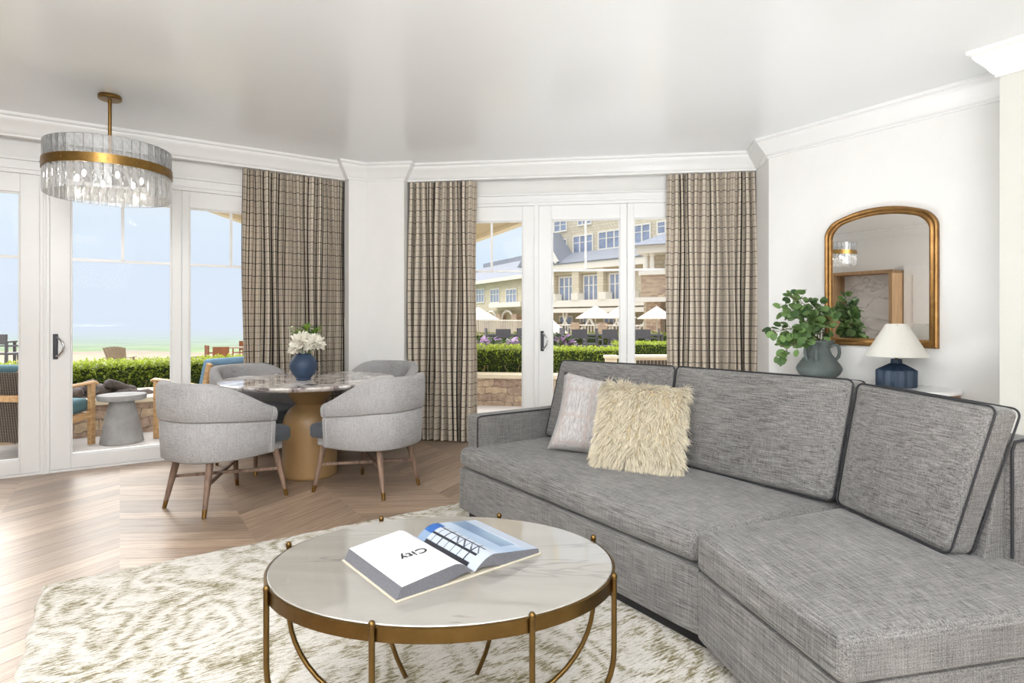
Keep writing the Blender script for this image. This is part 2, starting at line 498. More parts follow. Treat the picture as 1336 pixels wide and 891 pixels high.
glazed('door_3', left, tl(237)+0.002, TL1, tl(247), tl(340), vm=tl(302))
glazed('door_4', mid, TM0, tm(697), tm(603), tm(682), vm=tm(641))
glazed('door_5', mid, tm(703), tm(818)-0.002, tm(720), tm(809), handle=tm(707.5), vm=tm(764))
glazed('door_6', mid, tm(818)+0.002, TM1, tm(827), tm(912), vm=tm(872))
# frames, mullions, casings
f = MB(left)
f.box(TL0, TL0+0.06, -0.12, 0.015, 0, 2.36); f.box(TL1, TL1+0.06, -0.12, 0.015, 0, 2.36)
f.box(tl(52), tl(65), -0.11, 0.012, 0.0, 2.36); f.box(tl(56.5), tl(60.5), 0.012, 0.02, 0.0, 2.36)
f.box(TL0, TL1+0.06, -0.12, 0.02, 2.345, 2.375)
f.box(TL0-0.05, TL1+0.11, -0.05, 0.028, 2.375, 2.40); f.box(TL0-0.05, TL1+0.11, -0.05, 0.014, 2.40, 2.445); f.box(TL0-0.05, TL1+0.11, -0.05, 0.034, 2.445, 2.462)
f.box(TL0, TL1+0.06, -0.13, 0.0, -0.02, 0.018)
structure(f.build('trim_2', WHITE, bevel=0.003))
f = MB(mid)
f.box(TM0-0.06, TM0, -0.12, 0.015, 0, 2.36); f.box(TM1, TM1+0.06, -0.12, 0.015, 0, 2.36)
f.box(tm(697), tm(703), -0.11, 0.012, 0.0, 2.36)
f.box(TM0-0.06, TM1+0.06, -0.12, 0.02, 2.345, 2.375)
f.box(TM0-0.11, TM1+0.11, -0.05, 0.028, 2.375, 2.40); f.box(TM0-0.11, TM1+0.11, -0.05, 0.014, 2.40, 2.445); f.box(TM0-0.11, TM1+0.11, -0.05, 0.034, 2.445, 2.462)
f.box(TM0-0.06, TM1+0.06, -0.13, 0.0, -0.02, 0.018)
structure(f.build('trim_3', WHITE, bevel=0.003))

# ---- curtains
def plaid():
    m, nt, b = newmat('plaid_curtain_cloth'); setb(b, S(200,186,168), 0.9, 0, 0.15)
    tc = nt.nodes.new('ShaderNodeTexCoord'); sx = nt.nodes.new('ShaderNodeSeparateXYZ'); nt.links.new(tc.outputs['UV'], sx.inputs[0])
    def line(src, period, off, wdt):
        a = math_(nt, 'FRACT', math_(nt, 'ADD', math_(nt, 'DIVIDE', src, period), off))
        return math_(nt, 'LESS_THAN', a, wdt/period)
    U, V = sx.outputs[0], sx.outputs[1]
    base = ramp(nt, [(0.3, S(208,195,176)), (0.7, S(232,221,205))], noise(nt, coords(nt, 'UV', (240, 60, 1)), 1.0, 3))
    c = base.outputs[0]
    c = mix(nt, math_(nt, 'MULTIPLY', line(U, 0.115, 0.5, 0.024), 0.5), c, S(120,104,92))
    c = mix(nt, math_(nt, 'MULTIPLY', line(V, 0.115, 0.5, 0.006), 0.5), c, S(110,96,84))
    c = mix(nt, math_(nt, 'MULTIPLY', line(V, 0.115, 0.0, 0.0070), 0.85), c, S(44,38,36))
    c = mix(nt, math_(nt, 'MULTIPLY', line(U, 0.115, 0.0, 0.016), 0.97), c, S(38,33,32))
    nt.links.new(c, b.inputs['Base Color'])
    t = nt.nodes.new('ShaderNodeBsdfTranslucent'); nt.links.new(c, t.inputs['Color'])
    mx = nt.nodes.new('ShaderNodeMixShader'); mx.inputs[0].default_value = 0.2
    nt.links.new(b.outputs[0], mx.inputs[1]); nt.links.new(t.outputs[0], mx.inputs[2]); nt.links.new(mx.outputs[0], nt.nodes['Material Output'].inputs['Surface'])
    return m
PLAID = plaid()
LINING = plain('black_curtain_edge', S(28,26,26), 0.9)
def curtain(label, fm, t0, t1, off, folds, seed, edge):
    rnd = random.Random(seed)
    nx, nz = folds*12, 26
    amp = [rnd.uniform(0.7, 1.25) for _ in range(folds+2)]; ph = [rnd.uniform(-0.5, 0.5) for _ in range(folds+2)]
    vs, fs, uv = [], [], []
    cloth = 0.0; ulist = []
    rows = []
    for j in range(nz+1):
        z = 0.012 + (2.588-0.012)*j/nz; k = j/nz
        row = []
        for i in range(nx+1):
            a = i/12; fi = int(min(a, folds-1)); w = a - fi
            A = 0.058*(amp[fi]*(1-w)+amp[fi+1]*w)*(1.0 - 0.5*k*k) 
            s = sin(2*pi*a + ph[fi]*(1-w)+ph[fi+1]*w + 0.25*sin(3*k+seed))
            t = t0 + (t1-t0)*(i/nx) + 0.016*sin(4*pi*a+seed)*(1-0.4*k) + 0.008*sin(7*k+a*1.3)
            o = off + A*math.copysign(abs(s)**0.75, s) + 0.008*sin(5*k+a)
            row.append((t, o, z))
        rows.append(row)
    base = rows[nz//2]; acc = [0]
    for i in range(nx):
        p, q = base[i], base[i+1]; acc.append(acc[-1] + sqrt((q[0]-p[0])**2+(q[1]-p[1])**2))
    b = MB(fm); vsl = []; fsl = []
    for j, row in enumerate(rows):
        for i, p in enumerate(row):
            vsl.append(p); uv.append((acc[i]*1.0, p[2]))
    m = nx+1
    for j in range(nz):
        for i in range(nx): fsl.append((j*m+i, j*m+i+1, (j+1)*m+i+1, (j+1)*m+i))
    b.add(vsl, fsl)
    o = b.build('curtain', PLAID, smooth=180, uvs=uv)
    e = MB(fm); i = nx if edge > 0 else 0
    e.tube([rows[j][i] for j in range(nz+1)], 0.008, 6); e.build('border', LINING, o, smooth=60)
    tag(o, label, 'curtain', 'plaid curtains')
curtain('plaid curtain left of the corner pier, behind the dining table', left, tl(315, 0.09), tl(449, 0.09), 0.09, 14, 1, 1)
curtain('narrow plaid curtain right of the corner pier, beside the glass doors', mid, tm(534, 0.09), tm(620, 0.09), 0.09, 10, 2, -1)
curtain('plaid curtain at the right end of the glass doors, next to the mirror wall', mid, tm(870, 0.09), tm(990, 0.09), 0.09, 13, 3, 1)
# ------------------------------------------------------------------ rug
def rug_mat():
    m, nt, b = newmat('ivory_olive_rug'); setb(b, S(225,220,210), 0.95, 0, 0.1)
    v = coords(nt)
    d = noise(nt, v, 1.3, 2, 0.5)
    # contour lines of a slow noise field give the growth-ring pattern, broken into dashes
    rings = math_(nt, 'SINE', math_(nt, 'MULTIPLY', d, 120.0))
    vs = coords(nt, scale=(125, 24, 1), rot=(0, 0, radians(5)))
    dash = noise(nt, vs, 1.0, 3, 0.6, 0.6)
    fine = noise(nt, v, 160, 2, 0.6)
    big = noise(nt, v, 2.4, 3, 0.6)
    x = math_(nt, 'ADD', math_(nt, 'MULTIPLY', rings, 0.075), math_(nt, 'MULTIPLY', dash, 1.0))
    x = math_(nt, 'ADD', x, math_(nt, 'MULTIPLY', math_(nt, 'SUBTRACT', big, 0.5), 0.35))
    x = math_(nt, 'ADD', x, math_(nt, 'MULTIPLY', math_(nt, 'SUBTRACT', fine, 0.5), 0.25))
    r = ramp(nt, [(0.30, S(126,118,90)), (0.40, S(168,160,138)), (0.48, S(204,199,189)), (0.62, S(220,216,210))], x)
    nt.links.new(r.outputs[0], b.inputs['Base Color'])
    bump(nt, b, x, 0.8, 0.012)
    return m
Lw = Vector((0.5560, -0.8312, 0)); Ww = Vector((0.8312, 0.5560, 0))     # towards the camera / to the right and away
rc = Vector((-2.135, 2.66, 0))                                         # far left corner of the rug
rg = thing('area_rug', 'ivory and olive streaked rug under the coffee table and sofa', 'rug', rc, atan2(Lw.y, Lw.x))
rb = MB()
n1, n2 = 60, 50; LX, LY = 3.4, 3.6
def rugz(x, y):
    e = min(x, LX-x, y, LY-y)
    return 0.016*min(1, max(0, e)/0.02)**0.5
def rnd_corner(p):
    x, y = p; r = 0.06
    return (x, y)
xs = [0, .008, .02] + [LX*i/n1 for i in range(1, n1)] + [LX-.02, LX-.008, LX]
ys = [0, .008, .02] + [LY*i/n2 for i in range(1, n2)] + [LY-.02, LY-.008, LY]
vs = []
rr = random.Random(5)
for x in xs:
    for y in ys:
        ww = 0.006*sin(x*23)*(1 if y < .03 else 0); wx = 0.006*sin(y*31)*(1 if x < .03 else 0)
        vs.append((x+wx, y+ww, 0.001 + rugz(x, y)))
m_ = len(ys)
rb.add(vs, [(i*m_+j, (i+1)*m_+j, (i+1)*m_+j+1, i*m_+j+1) for i in range(len(xs)-1) for j in range(m_-1)])
rb.build('pile', rug_mat(), rg, smooth=180)
RUG = 0.017

# ------------------------------------------------------------------ sectional sofa (local x along its front towards the camera, y towards the back)
SO = Vector((-0.322, 3.55, 0)); SA = radians(-55.5)
sofa = thing('sectional_sofa', 'large grey linen sectional sofa with dark piping and an angled chaise end', 'sofa', SO, SA)
BX = 1.755; tb = math.tan(radians(11.25))
CM = Matrix.Translation((BX, 0, 0)) @ Matrix.Rotation(radians(-22.5), 4, 'Z')     # frame of the angled chaise
def bis(y, z): return Vector((BX + y*tb, y, z))                                   # the seam between the two sections
def cc(x, y, z): return CM @ Vector((x, y, z))
SD, CL = 0.98, 0.70                                                                # depth, chaise front length
kick = plain('black_plinth', S(26,25,28), 0.7)
b = MB(); b.prism([(0.04,0.05),(BX-0.01,0.05)]+[tuple(bis(SD-0.05,0).xy),(0.04,SD-0.05)], 0.018, 0.10)
b.build('plinth', kick, sofa)
b = MB(); b.prism([tuple(cc(0.0,0.05,0).xy), tuple(cc(CL-0.06,0.05,0).xy), tuple(cc(CL-0.06,SD-0.05,0).xy), tuple(bis(SD-0.05,0).xy)], 0.018, 0.10)
b.build('plinth', kick, sofa)
# bases
def hex8(p): return [Vector(q) for q in p]
b = MB(); cushion(b, [Vector((0,0,.075)), bis(0,.075)-Vector((.003,0,0)), bis(SD,.075), Vector((0,SD,.075)), Vector((0,0,.325)), bis(0,.325)-Vector((.003,0,0)), bis(SD,.325), Vector((0,SD,.325))], r=0.012, puff=0.0, n=10)
b.build('base', SOFA, sofa, smooth=50)
b = MB(); cushion(b, [cc(0.004,-.012,.075), cc(CL-.015,-.012,.075), cc(CL-.015,SD,.075), bis(SD,.075), cc(0.004,-.012,.32), cc(CL-.015,-.012,.32), cc(CL-.015,SD,.32), bis(SD,.32)], r=0.012, puff=0.0, n=10)
b.build('chaise_base', SOFA, sofa, CM, smooth=50)
# seat cushions
b = MB(); zz = (.328, .45)
c = [Vector((.004,-.012,zz[0])), Vector((BX-.006,-.012,zz[0])), bis(.84,zz[0]), Vector((.004,.84,zz[0])), Vector((.004,-.012,zz[1])), Vector((BX-.006,-.012,zz[1])), bis(.84,zz[1]), Vector((.004,.84,zz[1]))]
cushion(b, c, r=0.05, puff=0.028, n=36, wob=0.006, seed=2, puff_back=0)
b.build('seat_cushion', SOFA, sofa, smooth=180)
b = MB()
c = [cc(.008,-.02,.323), cc(CL,-.02,.323), cc(CL,.86,.323), cc(.86*tb-.36 if False else -.03,.86,.323), cc(.008,-.02,.462), cc(CL,-.02,.446), cc(CL,.86,.446), cc(-.03,.86,.462)]
c[3] = bis(.86,.323)+Vector((.006,0,0)); c[7] = bis(.86,.462)+Vector((.006,0,0))
cushion(b, c, r=0.03, puff=0.016, n=30, wob=0.003, seed=4, puff_back=0)
b.build('chaise_cushion', SOFA, sofa, CM, smooth=180)
# chaise extension behind the back end, level with its seat
b = MB()
# arm
b = MB(); cushion(b, [Vector((.0,.06,.40)), Vector((.115,.06,.40)), Vector((.115,.84,.40)), Vector((.0,.84,.40)), Vector((.0,.06,.638)), Vector((.115,.06,.638)), Vector((.115,.84,.638)), Vector((.0,.84,.638))], r=0.012, puff=0.002, n=12)
arm = b.build('arm', SOFA, sofa, smooth=50)
p = MB(); p.tube([(.115,.063,.45),(.115,.063,.61),(.115,.065,.632),(.115,.09,.638),(.115,.5,.638),(.115,.83,.638)], .0045, 8); p.build('piping', PIPE, arm, smooth=60)
# back frames
b = MB(); cushion(b, [Vector((0,.84,.325)), bis(.84,.325), bis(SD,.325), Vector((0,SD,.325)), Vector((0,.84,.80)), bis(.84,.80), bis(SD,.80), Vector((0,SD,.80))], r=.02, puff=.0, n=10)
b.build('back_frame', SOFA, sofa, smooth=50)
CE = 0.43
b = MB(); cushion(b, [bis(.84,.32), cc(CE,.84,.32), cc(CE,SD,.32), bis(SD,.32), bis(.84,.835), cc(CE,.84,.835), cc(CE,SD,.835), bis(SD,.835)], r=.02, puff=.0, n=10)
bf = b.build('back_frame', SOFA, sofa, CM, smooth=50)
p = MB(); p.tube([(CE,.843,.46), (CE,.843,.7), (CE,.843,.80), (CE,.855,.83), (CE,.90,.836), (CE,SD-.02,.836)], .0045, 8); p.build('piping', PIPE, bf, smooth=60)
b = MB(); b.hexa([bis(.76,.45), cc(CE-.02,.76,.45), cc(CE-.02,.839,.45), bis(.839,.45), bis(.825,.79), cc(CE-.02,.825,.79), cc(CE-.02,.839,.79), bis(.839,.79)])
b.build('back_bolster', SOFA, sofa, CM, bevel=.01)
# loose back cushions: front face is w=+1
def back_cushion(p_bl, p_br, p_tl, p_tr, thick_b, thick_t, backdir, seed, xf=None):
    """front corners; thickness measured along backdir"""
    p = [Vector(q) for q in (p_bl, p_br, p_tr, p_tl)]
    bk = [p[0]+backdir*thick_b, p[1]+backdir*thick_b, p[2]+backdir*thick_t, p[3]+backdir*thick_t]
    c = bk + p
    b = MB(); cushion(b, c, r=.028, puff=.022, n=26, wob=.005, seed=seed, puff_back=.0)
    o = b.build('back_cushion', SOFA, sofa, xf, smooth=180); inv = xf.inverted() if xf else Matrix()
    for w_ in (0.86, -0.86):
        q = MB(); q.tube([inv @ v_ for v_ in piping_loop(c, w_, r=.028)], .0034, 8, closed=True); q.build('piping', PIPE, o, smooth=60)
    return o
YB, YT = .655, .75
bd = Vector((0,1,-.12)); 
back_cushion((.122,YB-.10,.475), (1.02,YB,.475), (.112,YT-.05,.950), (1.012,YT,.968), .15, .13, bd, 11)
back_cushion((1.03,YB,.475), (bis(YB,0).x-.006,YB+.02,.475), (1.02,YT,.968), (bis(YT,0).x+.02,YT+.01,.972), .15, .13, bd, 12)
d3 = (CM.to_3x3() @ Vector((0,1,-.12)))
back_cushion(bis(.66,.478)+Vector((.012,0,0)), cc(.385,.645,.468), bis(.75,.962)+Vector((.035,0,0)), cc(.44,.765,.945), .10, .11, d3, 13, CM)

# ------------------------------------------------------------------ throw pillows
def pillow_pts(wd, ht, th, n=18, pinch=.07):
    vs, idx = [], {}
    def thick(u, v): return th/2*(max(0,1-u**4)**.5)*(max(0,1-v**4)**.5)
    for sgn in (1, -1):
        for i in range(n+1):
            for j in range(n+1):
                u, v = -1+2*i/n, -1+2*j/n
                if sgn < 0 and (i in (0,n) or j in (0,n)): idx[(sgn,i,j)] = idx[(1,i,j)]; continue
                x = u*wd/2*(1-pinch*(1-v*v)); z = v*ht/2*(1-pinch*(1-u*u))
                idx[(sgn,i,j)] = len(vs); vs.append((x, -sgn*thick(u,v), z))
    fs = []
    for sgn in (1,-1):
        for i in range(n):
            for j in range(n):
                fs.append(tuple(idx[(sgn,a,b)] for a,b in ((i,j),(i+1,j),(i+1,j+1),(i,j+1))))
    return vs, fs
def patch_mat():
    m, nt, b = newmat('pale_quilted_pillow_cloth'); setb(b, S(205,200,196), .9, 0, .2)
    v = coords(nt); sx = nt.nodes.new('ShaderNodeSeparateXYZ'); nt.links.new(v, sx.inputs[0])
    n = noise(nt, coords(nt, scale=(160, 160, 30)), 1, 3)
    wob = noise(nt, v, 25, 3)
    def band(src, per, off, wd):
        a = math_(nt, 'FRACT', math_(nt, 'ADD', math_(nt, 'DIVIDE', math_(nt, 'ADD', src, math_(nt, 'MULTIPLY', wob, .03)), per), off))
        return math_(nt, 'LESS_THAN', a, wd)
    g = math_(nt, 'MAXIMUM', band(sx.outputs[0], .15, .3, .14), band(sx.outputs[2], .15, .2, .12))
    soft = ramp(nt, [(.3, S(146,142,142)), (.7, S(192,188,186))], n)
    c = mix(nt, math_(nt, 'MULTIPLY', g, .45), soft.outputs[0], S(170,152,144))
    nt.links.new(c, b.inputs['Base Color']); b.inputs['Sheen Weight'].default_value = .3
    bump(nt, b, math_(nt, 'SUBTRACT', n, math_(nt, 'MULTIPLY', g, .6)), .5, .006)
    return m
def place_tilt(o, loc, rz, rx, ry=0):
    o.location = loc
    o.rotation_euler = (Matrix.Rotation(rz,3,'Z') @ Matrix.Rotation(rx,3,'X') @ Matrix.Rotation(ry,3,'Y')).to_euler()
pl = MB(); vs, fs = pillow_pts(.50, .47, .15, pinch=.09); pl.add(vs, fs)
po = pl.build('throw_pillow', patch_mat(), smooth=180)
tag(po, 'pale grey patchwork square pillow at the arm end of the sofa', 'pillow')
place_tilt(po, (.49, 3.30, .668), radians(-12), radians(-26), radians(9))
pf = thing('throw_pillow', 'fluffy cream fur pillow in front of the grey patchwork pillow', 'pillow')
FW = .435
b = MB(); vs, fs = pillow_pts(FW, FW, .17, pinch=.03); b.add(vs, fs); b.build('cover', plain('cream_hide', S(214,196,158), .9), pf, smooth=180)
rnd = random.Random(21)
sv, sf, sc = [], [], []
def thick(u, v): return .17/2*(max(0,1-u**4)**.5)*(max(0,1-v**4)**.5)
def pp(u, v, sg): return Vector((u*FW/2*(1-.03*(1-v*v)), -sg*thick(u,v), v*FW/2*(1-.03*(1-u*u))))
clumps = [(rnd.uniform(-1,1), rnd.uniform(-1,1), rnd.uniform(-.35,.35), rnd.uniform(-.5,.1), rnd.uniform(.75,1.15)) for _ in range(260)]
for k in range(11000):
    sg = 1 if rnd.random() < .86 else -1
    u, v = rnd.uniform(-1,1), rnd.uniform(-1,1)
    if rnd.random() < .22:
        if rnd.random() < .5: u = math.copysign(rnd.uniform(.9,1), u)
        else: v = math.copysign(rnd.uniform(.9,1), v)
    cl = min(clumps, key=lambda q: (q[0]-u)**2+(q[1]-v)**2)
    p = pp(u, v, sg)
    e = .02
    tu = pp(min(1,u+e), v, sg)-pp(max(-1,u-e), v, sg); tv = pp(u, min(1,v+e), sg)-pp(u, max(-1,v-e), sg)
    nrm = tv.cross(tu) if sg > 0 else tu.cross(tv)
    if nrm.length < 1e-9: nrm = Vector((0,-sg,0))
    nrm.normalize()
    if nrm.y*sg > 0: nrm = -nrm
    edge = max(abs(u), abs(v))
    out = Vector((u,0,v)); out = out*(.9*max(0, edge-.55))
    d0 = (nrm*.8 + out + Vector((cl[2]*.8, 0, cl[3]*.8-.2)) + Vector((rnd.uniform(-.25,.25), rnd.uniform(-.1,.1), rnd.uniform(-.25,.25)))).normalized()
    Ls = rnd.uniform(.035,.062)*cl[4]
    cen = pp(max(-1,min(1,cl[0])), max(-1,min(1,cl[1])), sg)
    pts = [p]; d = d0; 
    for s_ in range(4):
        d = (d + Vector((cl[2]*.5+.25*sin(s_*2+cl[0]*9), 0, -.33)) + (cen-p)*1.2 + Vector((rnd.uniform(-.12,.12),)*3)).normalized()
        pts.append(pts[-1]+d*Ls/4)
    side = d0.cross(Vector((rnd.uniform(-1,1), -1, rnd.uniform(-1,1)))).normalized()
    w0 = rnd.uniform(.0011,.0019)
    base = len(sv)
    for q, wk in zip(pts, (1, 1, .9, .6, .1)): sv += [q-side*w0*wk, q+side*w0*wk]
    t = rnd.uniform(.82,1.08)
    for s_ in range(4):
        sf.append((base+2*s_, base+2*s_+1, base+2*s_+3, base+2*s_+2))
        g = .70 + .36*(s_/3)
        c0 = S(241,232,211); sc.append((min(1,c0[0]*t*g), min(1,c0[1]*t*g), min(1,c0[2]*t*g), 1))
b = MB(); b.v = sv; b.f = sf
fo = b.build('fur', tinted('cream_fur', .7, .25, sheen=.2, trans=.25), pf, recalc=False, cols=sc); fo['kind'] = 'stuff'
place_tilt(pf, (.655, 2.985, .664), radians(-24), radians(-27), radians(1))

# ------------------------------------------------------------------ coffee table
def marble(name, base, mid_, vein, scale=2.0, vs=.05, rough=.06, stretch=(1,1,1), coat=.0):
    m, nt, b = newmat(name); setb(b, base, rough, 0, .5)
    v = coords(nt, scale=stretch)
    n = noise(nt, v, scale, 7, .6, .8)
    n2 = noise(nt, v, scale*.6, 5, .55, 1.2)
    ab = math_(nt, 'ABSOLUTE', math_(nt, 'SUBTRACT', n2, .5))
    r = ramp(nt, [(.25, mid_), (.55, base)], n)
    vr = ramp(nt, [(0, (1,1,1)), (vs, (0,0,0))], ab)
    c = mix(nt, math_(nt, 'MULTIPLY', vr.outputs[0], .5), r.outputs[0], vein)
    nt.links.new(c, b.inputs['Base Color'])
    if coat: b.inputs['IOR'].default_value = 2.4
    return m
CTZ, CTA, CTB = .50, .508, .386
ct = thing('coffee_table', 'oval coffee table with pale stone top and bronze hoop legs on the rug', 'coffee table', (-.207, 1.757, 0))
def ell(a, k=1.0, off=0.0): return ((CTA*k+off)*cos(a), (CTB*k+off)*sin(a))
top = MB(); top.prism([ell(2*pi*i/96, 1, -.004) for i in range(96)], CTZ-.022, CTZ)
top.build('stone_top', marble('cream_quartzite', S(146,142,135), S(130,125,118), S(96,92,88), 1.3, .008, .03, (.35,2.8,1), 1.0), ct, bevel=.003, smooth=40)
rim = MB()
N_ = 96; vs = []
for i in range(N_):
    a = 2*pi*i/N_
    for off, z in ((-.006,CTZ-.039),(.004,CTZ-.039),(.004,CTZ-.004),(-.003,CTZ-.002),(-.003,CTZ-.03),(-.006,CTZ-.03)):
        x, y = ell(a, 1, off); vs.append((x, y, z))
rim.add(vs, [(i*6+k, ((i+1)%N_)*6+k, ((i+1)%N_)*6+(k+1)%6, i*6+(k+1)%6) for i in range(N_) for k in range(6)])
rim.build('rim', DKBRASS, ct, smooth=40)
legpx = [(383,708),(505,679),(642,677),(755,701),(800,748),(704,805),(480,815),(345,765)]
LT = CTZ+.012
for px, py in legpx:
    d = F*(H-LT)/(py-HY); x, y = (px-CX)*d/F + .207, d - 1.757
    a = atan2(y/CTB, x/CTA)
    l = MB(); pts = []
    for k in range(15):
        z = LT - .01 - (LT-.01-.024-RUG+.012)*k/14
        q = min(1, max(0, (.30 - z)/.285))
        s_ = 1 - .64*(1 - sqrt(max(0, 1-q*q)))
        ex, ey = ell(a, s_, .010*s_); pts.append((ex, ey, z))
    l.tube(pts, .0078, 10)
    l.sphere((pts[0][0], pts[0][1], LT-.008), (.0095,.0095,.011), 10, 6)
    l.build('leg', DKBRASS, ct, smooth=50)
base = MB(); base.tube([(*ell(2*pi*i/64, .36, .0036), RUG+.0095) for i in range(64)], .0085, 8, closed=True)
base.build('base_ring', DKBRASS, ct, smooth=60)

# ------------------------------------------------------------------ open book
BA = radians(39)
bk = thing('open_book', 'large open hardback photo book lying on the stone coffee table', 'book', (-.208, 1.768, CTZ+.0005), BA)
BW, BH = .242, .325
cv = MB(); cv.box(-BW-.006, BW+.006, -BH/2-.005, BH/2+.005, 0, .004); cv.build('cover', plain('ivory_book_cover', S(190,181,164), .5), bk, bevel=.001)
def pg(x, side):            # height of the page surface above the table
    u = abs(x)/BW
    tk = (.034 if side < 0 else .030)
    edge = (.027 if side < 0 else .012)
    hump = tk*1.25*sin(min(1, u/.30)*pi/2)**.8
    fall = (edge - tk*1.25)*max(0, (u-.30)/.70)**(1.1 if side < 0 else 1.0)
    return .006 + max(.002, hump + fall)
def shift(side, x, z): return x
paper_edge = plain('grey_page_edges', S(98,98,103), .8, var=.25, scale=300)
for side, nm in ((-1,'left'),(1,'right')):
    n = 28; blk = MB(); top_ = []
    for i in range(n+1):
        x = side*BW*(.012 + .988*i/n); z = pg(x, side)
        lean = -side*(.016 if side < 0 else .006)*(z-.004)/.03*(i/n)
        top_.append((x+lean, z))
    bot = [(side*BW*(.10 + .90*i/n), .0045) for i in range(n+1)]
    # under-curve near the gutter leaves the dark hollow of the spine
    und = [(x, max(.0045, min(pg(x, side)-.006, (.022*(1-abs(x)/BW/.55) if abs(x) < .55*BW else 0)))) for x, _ in bot]
    poly = top_ + und[::-1]
    vs = [(x, -BH/2, z) for x, z in poly] + [(x, BH/2, z) for x, z in poly]
    m_ = len(poly)
    fs = []
    for i in range(n):
        a, b_, c_, d_ = i, i+1, m_-2-i, m_-1-i
        fs.append((a, b_, c_, d_)); fs.append((m_+d_, m_+c_, m_+b_, m_+a))
    for i in range(m_): fs.append((i, (i+1)%m_, m_+(i+1)%m_, m_+i))
    blk.add(vs, fs); pb = blk.build('page_block', paper_edge, bk, smooth=30)
    # the printed sheet on top
    NX, NY = 90, 110; sv = []; sfa = []; cols = []
    for i in range(NX+1):
        u = i/NX; x = side*BW*(.012 + .988*u); z = pg(x, side)+.0006
        lean = -side*(.016 if side < 0 else .006)*(z-.004)/.03*u
        for j in range(NY+1): sv.append((x+lean, -BH/2+BH*j/NY, z))
    rb_ = random.Random(9)
    sky = [rb_.uniform(.08,.4)*(.4+.6*abs(sin(k*.35))) for k in range(NY+1)]
    for i in range(NX):
        for j in range(NY):
            sfa.append((i*(NY+1)+j, (i+1)*(NY+1)+j, (i+1)*(NY+1)+j+1, i*(NY+1)+j+1))
            u, v = (i+.5)/NX, (j+.5)/NY
            if side < 0:
                k = .80
                # faint skyline print along the inner half
                if .22 < u < .60 and .12 < v < .9:
                    q = (u-.40)/.36
                    if abs(q) < sky[j]*.9: k = .66 + .06*rb_.random()
                c = (k*.90, k*.905, k*.92)
            else:
                # a grey-blue harbour with an iron lattice along the gutter
                f = .5+.5*sin(7*u+2*sin(4*v)); c = S(140+60*f*u, 158+50*f*u, 180+36*f*u)
                if u > .82: c = S(160,168,182)
                if .55 < u < .80 and v > .15: c = S(90+40*f, 112+40*f, 140+30*f)
                if u < .36:
                    c = S(168,175,186)
                    if v > .86: c = S(40,86,150) if u > .12 else S(120,140,165)
                    elif v > .13:
                        if u < .045 or abs(u-.15) < .016 or abs(u-.29) < .014: c = S(34,36,44)
                        w_ = (v*9) % 1
                        if w_ < .10: c = S(34,36,44)
                        if u > .15 and u < .29 and abs(((v*9) % 1) - (u-.15)/.14) < .10 and v < .55: c = S(60,64,74)
            cols.append((*c, 1))
    sh = MB(); sh.v = [Vector(p) for p in sv]; sh.f = sfa
    sh.build('printed_page', tinted('printed_paper_'+nm, .35, .4), pb, smooth=180, cols=cols)
cu = bpy.data.curves.new('title', 'FONT'); cu.body = 'City'; cu.size = .047; cu.offset = .0007; cu.space_character = 1.05; cu.align_x = 'CENTER'
tmp = bpy.data.objects.new('title_tmp', cu); COL.objects.link(tmp)
bpy.context.view_layer.update()
me = bpy.data.meshes.new_from_object(tmp.evaluated_get(bpy.context.evaluated_depsgraph_get()))
bpy.data.objects.remove(tmp)
me.name = 'title'
for v_ in me.vertices:
    x = -BW*.46 - v_.co.x; y = -.005 - v_.co.y
    v_.co = (x, y, pg(x, -1)+.0016)
me.materials.clear(); me.materials.append(plain('black_ink', S(20,20,22), .5))
to = bpy.data.objects.new('title', me); COL.objects.link(to); to.parent = bk

# ------------------------------------------------------------------ dining table
DT = Vector((-1.585, 4.60, 0)); DTZ = .752
dt = thing('dining_table', 'round dining table with veined granite top on a turned tan pedestal', 'dining table', DT)
def granite():
    m, nt, b = newmat('veined_granite'); setb(b, S(190,180,178), .06, 0, .5)
    v = coords(nt); n = noise(nt, v, 5.5, 8, .68, 1.2); n2 = noise(nt, v, 14, 6, .7, .6)
    r = ramp(nt, [(.32, S(52,46,52)), (.41, S(112,98,100)), (.47, S(190,180,174)), (.58, S(236,233,230))], math_(nt, 'ADD', math_(nt, 'MULTIPLY', n, .72), math_(nt, 'MULTIPLY', n2, .28)))
    nt.links.new(r.outputs[0], b.inputs['Base Color']); return m
b = MB(); R_ = .655
b.lathe([(0,DTZ-.034),(R_-.03,DTZ-.034),(R_-.012,DTZ-.026),(R_,DTZ-.012),(R_,DTZ-.004),(R_-.005,DTZ),(0,DTZ)], 96)
b.build('tabletop', granite(), dt, smooth=30)
b = MB()
b.lathe([(0,.002),(.195,.002),(.203,.012),(.204,.03),(.203,.30),(.204,.36),(.200,.42),(.187,.468),(.160,.51),(.126,.54),(.109,.552),(.106,.560),(.112,.570),(.140,.598),(.165,.64),(.179,.69),(.182,.717),(0,.717)], 56)
b.build('pedestal', plain('ochre_stained_wood', S(156,124,82), .42, var=.05, scale=3), dt, smooth=50)

